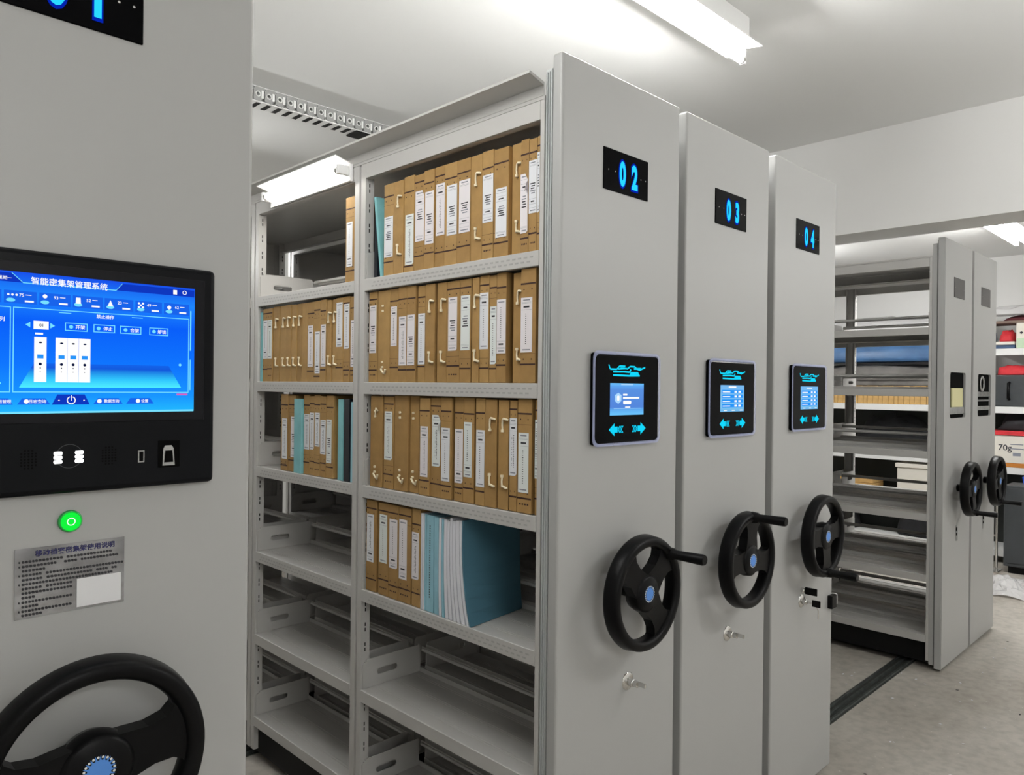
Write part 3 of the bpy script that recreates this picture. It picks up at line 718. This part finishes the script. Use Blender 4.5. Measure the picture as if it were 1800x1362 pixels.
def label_print(q, y0, y1, z0, z1, style, flip, x):
    """rows of print on a spine label facing -x"""
    w_ = y1 - y0; h_ = z1 - z0; c = (y0 + y1) / 2
    def yz(ya, yb, za, zb, mi):
        if flip: za, zb = z0 + z1 - zb, z0 + z1 - za
        q.mi = mi; q.add([(x, yb, za), (x, ya, za), (x, ya, zb), (x, yb, zb)], [(0, 1, 2, 3)])
    yz(c - w_ * .3, c + w_ * .3, z1 - h_ * .055, z1 - h_ * .035, 1); yz(c - w_ * .34, c + w_ * .34, z0 + h_ * .04, z0 + h_ * .06, 1)
    for f in (.09, .11): yz(y0 + w_ * .08, y1 - w_ * .08, z1 - h_ * f, z1 - h_ * f + .0006, 1)
    if style < 2:
        yz(c - w_ * .26, c + w_ * .26, z1 - h_ * .185, z1 - h_ * .155, 0); yz(y0 + w_ * .05, y1 - w_ * .05, z1 - h_ * .225, z1 - h_ * .225 + .0006, 1)
        n = 15 if style == 0 else 19; off = w_ * (.05 if style == 0 else -.08)
        for k in range(n):
            z = z1 - h_ * (.30 + .58 * k / n); s_ = .0011 + .0009 * random.random()
            yz(c + off - s_, c + off + s_, z - .0014, z + .0012, 0)
            if style == 1 and k % 3: yz(c + off + .005, c + off + .0075, z - .001, z + .001, 1)
    else:
        for k in range(5):
            z = z1 - h_ * (.44 + .045 * k); ya = c - w_ * (.32 - .05 * (k % 3)); yb = c + w_ * (.30 - .06 * ((k * 2) % 3))
            yz(ya, yb, z - .0016, z + .0016, 0 if k < 3 else 1)
        yz(c - w_ * .22, c + w_ * .22, z0 + h_ * .21, z0 + h_ * .235, 0)
        for f in (.27, .17, .10): yz(y0 + w_ * .06, y1 - w_ * .06, z0 + h_ * f, z0 + h_ * f + .0006, 1)
def archive_box(key, i, d):
    z = LV[int(key[1]) - 1] + .0015; y0, y1, kind = d[:3]; w_ = y1 - y0 - .0012; yc = (y0 + y1) / 2
    dx = random.uniform(-.001, .004) + (.014 if (key, i) in (('A2', 14), ('A3', 3), ('A1', 11)) else 0) * .7 - (.004 if (key, i) == ('A2', 15) else 0)
    h = .304 + random.uniform(-.003, .003) - (.005 if key[0] == 'B' else 0)
    where = ('beside panel 02' if key[0] == 'A' else 'of deeper bay')
    if kind == 'L':
        lz = d[5]; look = 'white label ' + ('low' if lz < .06 else 'high' if lz > .092 else 'midway')
    else: look = {'T': 'cream string ties', 'D': 'knotted cream string', 'P': 'plain spine'}[kind]
    if key[0] == 'A': nm = f'{ORD[i]} kraft box from the slotted post, {ROW[key[1]]} shelf {where}, {look}'
    elif key == 'B1': nm = 'lone kraft box under the shelf light, against the slotted post'
    else: nm = f'{ORD[len(BOXES[key]) - 1 - i]} kraft box behind the slotted post, {ROW[key[1]]} shelf {where}, {look}'
    o = MB().rbox(0, .22, -w_ / 2, w_ / 2, 0, h, .0012, 1).build('archive_box', random.choice(M['kraft']), None, (1.4375 + dx, yc, z))
    tag(o, nm, 'box', 'kraft archive boxes on rack 02')
    e = -.0003
    def strip(q, za, zb, f0=0, f1=1, x=e):
        ya, yb = -w_ / 2 + w_ * f0, -w_ / 2 + w_ * f1
        q.add([(x, yb, za), (x, ya, za), (x, ya, zb), (x, yb, zb)], [(0, 1, 2, 3)])
    if kind == 'L':
        q = MB(); j = random.uniform(-.006, .006)
        zu = .262 + j if d[6] < .25 else .278; zl = .046 + j if d[5] > .055 else .020 if d[5] < .05 else .040
        for zz in (zu, zl): strip(q, zz - .0023, zz + .0023)
        if random.random() < .5: strip(q, zu - .030, zu - .0292)
        else: strip(q, zl + .028, zl + .0288)
        for f in (.22, .75): strip(q, zl + .012, zl + .0155, f, f + .07); strip(q, zu - .017, zu - .0135, f, f + .07)
        if random.random() < .3:
            for k in range(4): strip(q, .022, .0265, .18 + .18 * k, .18 + .18 * k + .11)
        q.build('spine_print', M['kprint'], o)['kind'] = 'stuff'
        ya, yb = max(d[3] - yc, -w_ / 2 + .0004), min(d[4] - yc, w_ / 2 - .0004); lx = -.0008
        lb = MB()
        torn = (key, i) in (('A1', 3), ('A3', 5), ('A1', 12))
        pts = [(yb, d[5]), (ya, d[5]), (ya, d[6]), (yb, d[6])]
        if torn: pts = [(yb, d[5]), (ya, d[5]), (ya, d[6] - .018), (ya + .010, d[6]), (yb, d[6])]
        if random.random() < .2: pts = pts[:1] + [(ya + .006, d[5]), (ya, d[5] + .005)] + pts[2:]
        lb.prism(pts, 'x', lx, lx + .0005)
        if torn and i != 3: lb.add([(lx, ya, d[6] - .02), (lx - .012, ya - .006, d[6] - .03), (lx - .010, ya + .002, d[6] - .05), (lx, ya + .006, d[6] - .045)], [(0, 1, 2, 3)])
        lb = lb.build('spine_label', random.choice(M['label']), o)
        q = MB(); label_print(q, ya, yb, d[5], d[6], random.choice((0, 0, 1, 1, 2)) if key != 'A1' or i in (2, 3, 5) else 2, random.random() < .4, lx - .0003)
        q.build('label_print', [M['ink'], M['inklite']], lb)['kind'] = 'stuff'
    elif kind in 'TD':
        sgn = -1
        for zt, up in ((.248, 1), (.062, -1)):
            q = MB(); rad = .0028
            if kind == 'T':
                q.tube([(-.002, 0, zt - up * .034), (-.003, .001, zt - up * .016), (-.003, 0, zt), (-.005, -.006, zt + .003), (-.005, -.018, zt + .001 * up), (-.002, -.021, zt)], [rad * 1.1, rad * .9, rad, rad * 1.3, rad * 1.2, rad], 6)
                q.tube([(-.003, 0, zt - up * .034), (-.003, .0, zt - up * .027)], rad * 1.8, 6)
            else:
                for dz in (0, .017): q.tube([(-.0015, .004, zt - .012 + dz - .003), (-.003, .004, zt - .012 + dz + .003)], .0042, 7)
                if up < 0: q.tube([(-.002, .012, zt - .018), (-.004, .0, zt - .028), (-.004, -.012, zt - .034), (-.006, -.018, zt - .020)], rad * 1.3, 6)
                elif i == 0: q.tube([(-.002, .004, zt - .012), (-.005, -.004, zt + .016), (-.005, -.014, zt + .006)], rad, 6)
            q.build('tie_string', M['tie'], o)
    return o
for key in BOXES:
    for i, d in enumerate(BOXES[key]): archive_box(key, i, d)

# ------------------------------------------------------------------ folders and papers on rack 02
def slab(name, mats, y0, y1, zs, h, d=.22, bow=0, lean=0, x=1.437, label='', cat='folder', group=None, skew=0):
    """a thin standing file: y offset follows height (bow at the foot, lean at the top)"""
    q = MB(); n = 8; vs = []
    for k in range(n + 1):
        f = k / n; off = bow * (1 - f) ** 2.5 + lean * f
        for (px, py) in ((x, y0), (x, y1), (x + d, y1), (x + d, y0)):
            fr = 1 if px == x else (.3 if bow else 1)
            vs.append((px + skew * (1 - f) * (px == x), py + (off * fr if bow else off), zs + .0015 + h * f))
    fs = [(k * 4 + j, k * 4 + (j + 1) % 4, k * 4 + 4 + (j + 1) % 4, k * 4 + 4 + j) for k in range(n) for j in range(4)]
    q.add(vs, fs); q.add(vs[:4], [(0, 1, 2, 3)]); q.add(vs[-4:], [(3, 2, 1, 0)])
    o = q.build(name, mats); tag(o, label, cat, group); return o
G2 = 'thin folders on rack 02'
slab('card_folder', M['teal'], 2.072, 2.084, LV[0], .272, lean=.040, label='leaning teal card folder beside the slotted post on the top shelf', group=G2)
slab('card_folder', M['navy'], 2.130, 2.146, LV[0], .262, label='black binder behind the leaning teal folder on the top shelf', group=G2, x=1.455, d=.2)
slab('card_folder', M['teal'], 2.922, 2.939, LV[1], .285, label='teal card folder at the far end of the second shelf', group=G2, lean=.0)
slab('card_folder', M['teal'], 2.588, 2.642, LV[2], .284, label='thick teal folder standing between kraft boxes on the third shelf', group=G2, x=1.432)
slab('card_folder', M['teal'], 2.302, 2.335, LV[2], .288, label='teal folder before the black gap filler on the third shelf', group=G2)
slab('card_folder', M['navy'], 2.262, 2.296, LV[2], .290, label='black slab filling the shaded gap between two teal folders, third shelf', group=G2)  # black slab standing in for the dark gap, no binder here
slab('card_folder', M['teal2'], 2.234, 2.252, LV[2], .280, label='pale teal folder right against the slotted post, third shelf', group=G2, lean=-.0)
z4 = LV[3]
slab('paper_sheaf', M['paper'], 1.842, 1.849, z4, .297, label='first white paper sheaf beside the last kraft box, fourth shelf', cat='papers', group='papers on the fourth shelf')
slab('paper_sheaf', M['paper'], 1.832, 1.840, z4, .298, label='second white paper sheaf beside the kraft boxes, fourth shelf', cat='papers', group='papers on the fourth shelf')
slab('card_folder', M['teal2'], 1.822, 1.830, z4, .297, label='narrow pale blue folder before the thick printed one, fourth shelf', group=G2)
o = slab('card_folder', M['teal2'], 1.786, 1.820, z4, .296, label='thick pale blue folder with printed spine on the fourth shelf', group=G2)
q = MB()
for k in range(30):
    z = z4 + .045 + k * .0075; q.add([(1.4365, 1.806, z), (1.4365, 1.802, z), (1.4365, 1.802, z + .0042), (1.4365, 1.806, z + .0042)], [(0, 1, 2, 3)])
q.build('spine_print', M['ink'], o)['kind'] = 'stuff'
slab('card_folder', M['teal2'], 1.764, 1.784, z4, .294, label='pale blue folder between the printed folder and white papers', group=G2, bow=-.004)
PS = [(1.750, 1.761, .293, -.008, 'paper'), (1.739, 1.748, .291, -.010, 'teal2'), (1.724, 1.737, .292, -.014, 'paper'), (1.711, 1.722, .290, -.018, 'paper'), (1.699, 1.709, .300, -.024, 'paper'), (1.685, 1.697, .294, -.028, 'paper'), (1.668, 1.683, .297, -.034, 'paper')]
for k, (ya, yb, hh, bw, mm) in enumerate(PS):
    slab('paper_sheaf' if mm == 'paper' else 'card_folder', M[mm], ya, yb, z4, hh, bow=bw, label=('pale blue folder curling among the white papers, fourth shelf' if mm == 'teal2' else f'{ORD[k]} curling white sheaf before the large blue folder, fourth shelf'),
         cat='papers' if mm == 'paper' else 'folder', group='papers on the fourth shelf' if mm == 'paper' else G2, skew=-.004)
o = slab('paper_sheaf', M['paper'], 1.656, 1.666, z4, .297, bow=-.040, label='white sheaf held in the large blue folder, fourth shelf', cat='papers', group='papers on the fourth shelf', skew=-.005)
o = slab('document_folder', M['blue'], 1.650, 1.655, z4, .300, bow=-.044, d=.235, label='large dark blue folder, its cover facing panel 02, fourth shelf', group=G2, skew=-.006)

# boxes deep in racks 03 and 04, seen in gaps between shelves of rack 02, are left out where nothing shows

# ------------------------------------------------------------------ far storage shelves (front towards -x)
def storage(y0, y1, levels, top, label, x0=8.0, d=.42):
    t = thing('storage_shelf', label, 'shelf', (x0, (y0 + y1) / 2, 0), 0, 'white storage shelves')
    h = (y1 - y0) / 2
    for s in (-1, 1):
        for x in (0, d): MB().box(x - .015 * (x > 0), x + .015 * (x == 0), s * h - .02, s * h + .02, 0, top).build('post', M['lampwhite'], t)
    MB().box(d - .003, d, -h + .02, h - .02, .12, levels[-2] + (.30 if len(levels) == 4 else .35)).build('added_back_panel', M['shade_board'], t)  # panel added to darken the gaps; the shade is in its colour
    for z in levels:
        q = MB(); q.box(.006, d, -h, h, z - .005, z); q.rbox(0, .006, -h, h, z - .06, z, .0015); q.build('shelf_board', M['lampwhite'], t)
    return t
storage(1.98, 3.95, (.12, .52, .93, 1.43, 2.20), 2.22, 'white storage shelf seen through the empty rack')
storage(.25, 1.92, (.12, .88, 1.43, 1.96), 2.34, 'white storage shelf beside the last unlit rack')

def crumple(name, mt, cx, cy, z, sx, sy, sz, label, cat, seed=1, amp=.35, res=10, group=None, kind=None):
    """a lumpy soft heap resting on z"""
    rg = random.Random(seed); q = MB(); vs = []; n, m = res * 2, res
    ph = [(rg.uniform(1, 5), rg.uniform(0, 6.28), rg.uniform(1, 4), rg.uniform(0, 6.28)) for _ in range(4)]
    for j in range(m + 1):
        v = math.pi / 2 * j / m
        for i in range(n):
            u = 2 * math.pi * i / n
            k = 1 + amp * sum(math.sin(aa * u + bb) * math.sin(cc * v * 2 + dd) for aa, bb, cc, dd in [(round(p[0]), p[1], p[2], p[3]) for p in ph]) / 3 + rg.uniform(-.05, .05)
            ex = abs(math.cos(u)) ** .6 * (1 if math.cos(u) > 0 else -1); ey = abs(math.sin(u)) ** .6 * (1 if math.sin(u) > 0 else -1)
            vs.append((sx * ex * math.cos(v) ** .5 * (.85 + .15 * k), sy * ey * math.cos(v) ** .5 * (.85 + .15 * k), max(0, sz * math.sin(v) * k)))
    fs = [(j * n + i, j * n + (i + 1) % n, (j + 1) * n + (i + 1) % n, (j + 1) * n + i) for j in range(m) for i in range(n)]
    fs.append(list(range(n))[::-1]); q.add(vs, fs, True)
    o = q.build(name, mt, None, (cx, cy, z + .001)); tag(o, label, cat, group, kind); return o
# left unit: kraft boxes in a row, fabric and sack above them
km = [MB().rbox(0, .26, -.026, .026, 0, .185, .002, 1).mesh('small_kraft_box', M['kraft2']), MB().rbox(0, .26, -.018, .018, 0, .18, .002, 1).mesh('small_kraft_box', M['kraft2'])]
y = 2.02; k = 0
while y < 3.80:
    wd = .052 if k % 3 else .036
    tag(link('small_kraft_box', km[0 if k % 3 else 1], None, (8.02, y + wd / 2, 1.431)), 'small pale kraft box in a long row seen through the empty rack', 'box', 'row of pale kraft boxes on the far shelf'); y += wd + .003; k += 1
tag(MB().rbox(8.01, 8.40, 2.05, 3.75, 1.6175, 1.665, .008, 2).build('folded_tarpaulin', M['cloth_g']), 'grey folded tarpaulin lying flat on the pale kraft boxes', 'cloth')
crumple('fabric_bundle', M['cloth_g'], 8.20, 2.85, 1.665, .20, .85, .155, 'grey fabric bundle under the blue sack', 'cloth', 5, .2)
crumple('plastic_sack', M['bluebag'], 8.18, 2.88, 1.86, .19, .90, .21, 'long blue plastic sack lying on grey fabric behind the empty rack', 'bag', 9, .25)
crumple('plastic_wrap', M['plastic'], 8.2, 2.9, 2.20, .18, .90, .09, 'crumpled clear plastic wrap on top of the far shelf seen through the rack', 'plastic', 11, .5)
crumple('dark_bundle', M['navycloth'], 8.10, 2.55, 2.2005, .06, .4, .04, 'flat dark green bundle at the front of the top shelf', 'cloth', 12, .2)
crumple('black_garment', M['cloth_b'], 8.31, 2.72, .93, .085, .40, .34, 'large black garment heap on the shelf under the kraft boxes', 'clothes', 20, .3)
crumple('black_garment', M['cloth_b'], 8.31, 2.17, .93, .085, .12, .26, 'small black garment heap on the shelf under the kraft boxes', 'clothes', 21, .3)
tag(MB().rbox(8.22, 8.40, 3.25, 3.60, .931, 1.20, .004).build('kraft_carton', M['kraft2']), 'brown carton behind the rack post on the far shelf', 'box')
def tray(cx, cy, z, w_, label):
    q = MB()
    q.box(-.09, .09, -w_, w_, 0, .008)
    for bx in ((-.09, -.082, -w_, w_), (.082, .09, -w_, w_), (-.082, .082, -w_, -w_ + .008), (-.082, .082, w_ - .008, w_)): q.box(*bx, .008, .085)
    tag(q.build('plastic_tray', M['whitetray'], None, (cx, cy, z + .001)), label, 'tray', 'white trays on the far shelf')
tray(8.11, 3.02, .93, .20, 'pale plastic tray nearest the rack post on the far shelf')
tray(8.11, 2.58, .93, .20, 'pale plastic tray in the middle of the far shelf row')
tray(8.11, 2.16, .93, .14, 'short pale plastic tray at the end of the far shelf row')
# lower boards of the left unit
tag(MB().rbox(8.03, 8.38, 2.05, 2.62, .521, .80, .01, 2).build('lidded_carton', M['carton']), 'white lidded carton on the lower far shelf', 'box')
tag(MB().rbox(8.015, 8.395, 2.035, 2.635, .801, .845, .008, 2).build('carton_lid', M['carton']), 'white lid lying on the lidded carton, lower far shelf', 'lid')
for k in range(3):
    tag(MB().rbox(8.02 + .01 * k, 8.33, 2.85, 3.45, .521 + .045 * k, .563 + .045 * k, .004).build('flat_carton', M['kraft2']), ('bottom', 'middle', 'top')[k] + ' flat brown carton in the stack on the lower far shelf', 'box', 'flat cartons on the lower far shelf')
crumple('black_garment', M['cloth_b'], 8.2, 2.36, .12, .16, .28, .30, 'black garment heap on the lowest far shelf', 'clothes', 31, .35)
crumple('black_garment', M['cloth_b'], 8.2, 3.3, .12, .16, .26, .26, 'second black garment heap on the lowest far shelf, farther in', 'clothes', 32, .35)
# right unit
o = tag(MB().rbox(8.0, 8.30, 1.28, 1.615, 1.961, 2.19, .004).build('white_carton', M['carton']), 'white carton with a pale green lower half on the top board', 'box')
MB().box(7.998, 7.9995, 1.285, 1.61, 1.963, 2.05).build('green_band', mat('pale_green_card', (.55, .70, .50), .6), o)
q = MB()
for yy in (1.575, 1.54): q.box(7.9975, 7.9995, yy - .012, yy + .012, 2.095, 2.108); q.box(7.9975, 7.9995, yy - .003, yy + .003, 2.088, 2.116)
q.build('carton_print', M['ink'], o)['kind'] = 'stuff'
tag(MB().rbox(8.03, 8.33, 1.63, 1.865, 1.961, 1.995, .006).build('folded_cloth', M['navycloth']), 'flat dark blue cloth at the bottom of the cloth stack', 'cloth')
tag(MB().rbox(8.02, 8.33, 1.63, 1.80, 1.996, 2.025, .005).build('flat_folder', M['carton']), 'flat white folder under the red cloth', 'folder')
crumple('red_cloth', M['red'], 8.15, 1.70, 2.026, .13, .062, .10, 'red folded cloth on the top board beside a white box', 'cloth', 42, .2)
crumple('blue_cloth', M['navycloth'], 8.15, 1.835, 1.996, .12, .026, .15, 'narrow dark blue cloth standing at the post end of the top board', 'cloth', 43, .15)
tag(MB().rbox(8.01, 8.33, 1.30, 1.86, 2.191, 2.215, .006).build('cardboard_sheet', mat('brown_grey_card', (.22, .16, .13), .8)), 'brown cardboard sheet under the crumpled plastic wrap', 'cardboard')
crumple('wine_red_cloth', mat('wine_red_fabric', (.10, .015, .02), .8), 8.2, 1.50, 2.216, .14, .25, .05, 'flat wine red cloth between cardboard sheet and plastic wrap', 'cloth', 44, .2)
crumple('plastic_wrap', M['plastic'], 8.12, 1.58, 2.272, .12, .27, .075, 'crumpled clear plastic wrap above the red cloth', 'plastic', 41, .55, 16)
# black case with handle and red item
o = tag(MB().rbox(8.01, 8.35, 1.05, 1.82, 1.431, 1.72, .012, 2).build('black_case', M['grey_metal']), 'black hard case with a carry handle on the middle board', 'case')
MB().tube([(8.01, 1.665, 1.65), (7.975, 1.665, 1.64), (7.972, 1.665, 1.58), (7.975, 1.665, 1.51), (8.01, 1.665, 1.50)], .012, 8).build('handle', M['black'], o)
crumple('red_pouch', M['red'], 8.13, 1.65, 1.72, .10, .13, .085, 'shiny red pouch lying on the black hard case', 'pouch', 51, .2)
# paper carton with print
o = tag(MB().rbox(8.0, 8.36, 1.05, 1.84, .921, 1.17, .003).build('paper_carton', M['carton']), 'white copy paper carton printed with 70g', 'box')
q = MB(); q.glyphs('g70', 0, 0, .075, 0)
me = q; vs_ = [(7.9990, 1.690 - v[0], 1.05 + v[2]) for v in me.v]; q.v = vs_
q.build('carton_print', M['ink'], o)
q = MB()
for (yy, zz, ww) in ((1.60, 1.09, .05), (1.47, 1.088, .07), (1.36, 1.085, .05), (1.60, 1.05, .05), (1.48, 1.048, .08), (1.36, 1.045, .05)): q.box(7.9985, 7.9995, yy - ww, yy + ww, zz - .004, zz + .004)
for yy in (1.60, 1.50, 1.40, 1.30): q.box(7.9985, 7.9995, yy - .03, yy + .03, .985, 1.015)
q.build('carton_lines', M['inklite'], o)['kind'] = 'stuff'
tag(MB().rbox(7.99, 8.37, 1.0, 1.86, 1.171, 1.21, .003).build('red_carton_lid', M['red']), 'red card lid lying on the copy paper carton', 'lid')
tag(MB().rbox(8.0, 8.36, 1.03, 1.85, .881, .92, .003).build('orange_carton', M['orange']), 'flat orange carton under the copy paper carton', 'box')
crumple('black_garment', M['cloth_b'], 8.2, 1.45, 1.211, .15, .34, .14, 'black garment heap on the red carton lid', 'clothes', 61, .4)
# black cabinet, blue bin, cable, plastic on the floor
t = thing('office_cabinet', 'dark grey metal cabinet standing on the floor before the far shelf', 'cabinet', (7.60, 1.16, 0))
MB().rbox(0, .30, -.45, .45, .06, .76, .008, 2).build('body', M['grey_metal'], t); MB().box(.03, .28, -.42, .42, .0, .06).build('plinth', M['base'], t)
MB().rbox(-.004, 0, -.43, .43, .09, .735, .003).build('door', M['grey_metal'], t)
tag(MB().prism([(-.10, 0), (.10, 0), (.115, .075), (-.115, .075)], 'x', -.11, .11).build('plastic_bin', M['bluebin'], None, (7.745, 1.37, .761)), 'blue plastic bin on top of the dark grey cabinet', 'bin')
tag(MB().tube([(7.58, 1.36, .775), (7.57, 1.36, .765), (7.575, 1.37, .6), (7.57, 1.385, .42), (7.578, 1.34, .30), (7.58, 1.345, .22)], .007, 8).build('black_cable', M['black']), 'black cable hanging down the front of the dark grey cabinet', 'cable')
t = thing('hand_trolley', 'thin steel trolley frame leaning beside the dark grey cabinet', 'trolley', (7.62, 1.70, 0))
for yy in (-.035, .035): MB().tube([(0, yy, .01), (0, yy, .72)], .010, 8).build('frame_tube', M['chrome'], t)
MB().rbox(-.10, .06, -.07, .06, .0, .014, .004).build('foot_plate', M['chrome'], t)
for zz in (.3, .5): MB().box(-.008, .008, -.035, .035, zz, zz + .02).build('cross_bar', M['chrome'], t)
def sheet(cx, cy, sx, sy, amp, seed, label):
    rg = random.Random(seed); n = 22; vs = []
    for i in range(n + 1):
        for j in range(n + 1):
            u, v = i / n - .5, j / n - .5; rr2 = max(0, 1 - (u * u + v * v) * 3.2)
            vs.append((cx + u * sx + rg.uniform(-.01, .01), cy + v * sy + rg.uniform(-.01, .01), .003 + amp * rr2 * abs(math.sin(9 * u + 4 * v + seed) * math.sin(7 * v - 3 * u)) + rg.random() * amp * .3 * rr2))
    q = MB().add(vs, [(i * (n + 1) + j, (i + 1) * (n + 1) + j, (i + 1) * (n + 1) + j + 1, i * (n + 1) + j + 1) for i in range(n) for j in range(n)])
    tag(q.build('plastic_sheet', M['plastic']), label, 'plastic')
sheet(7.05, 1.35, .75, .62, .09, 2, 'crumpled clear plastic sheet lying on the floor by the cabinet')
# paint flecks and scraps on the floor
rg = random.Random(5); q = MB()
for k in range(110):
    x, y = rg.uniform(2.2, 5.6), rg.uniform(-.2, 1.2); s_ = rg.uniform(.003, .010); an = rg.uniform(0, 3.1)
    if rg.random() < .15: x, y = rg.uniform(3.2, 4.5), rg.uniform(1.25, 2.2)
    ca, sa = math.cos(an) * s_, math.sin(an) * s_
    q.mi = 0 if rg.random() < .8 else 1
    q.prism([(x + ca, y + sa), (x - sa * .5, y + ca * .5), (x - ca, y - sa), (x + sa * .6, y - ca * .4)], 'z', 0.0002, .002)
tag(q.build('floor_debris', [M['paper'], M['cloth_b']]), 'small white flecks scattered on the concrete floor', 'debris', None, 'stuff')
SC.cycles.use_denoising = True
SC.cycles.sample_clamp_indirect = 8
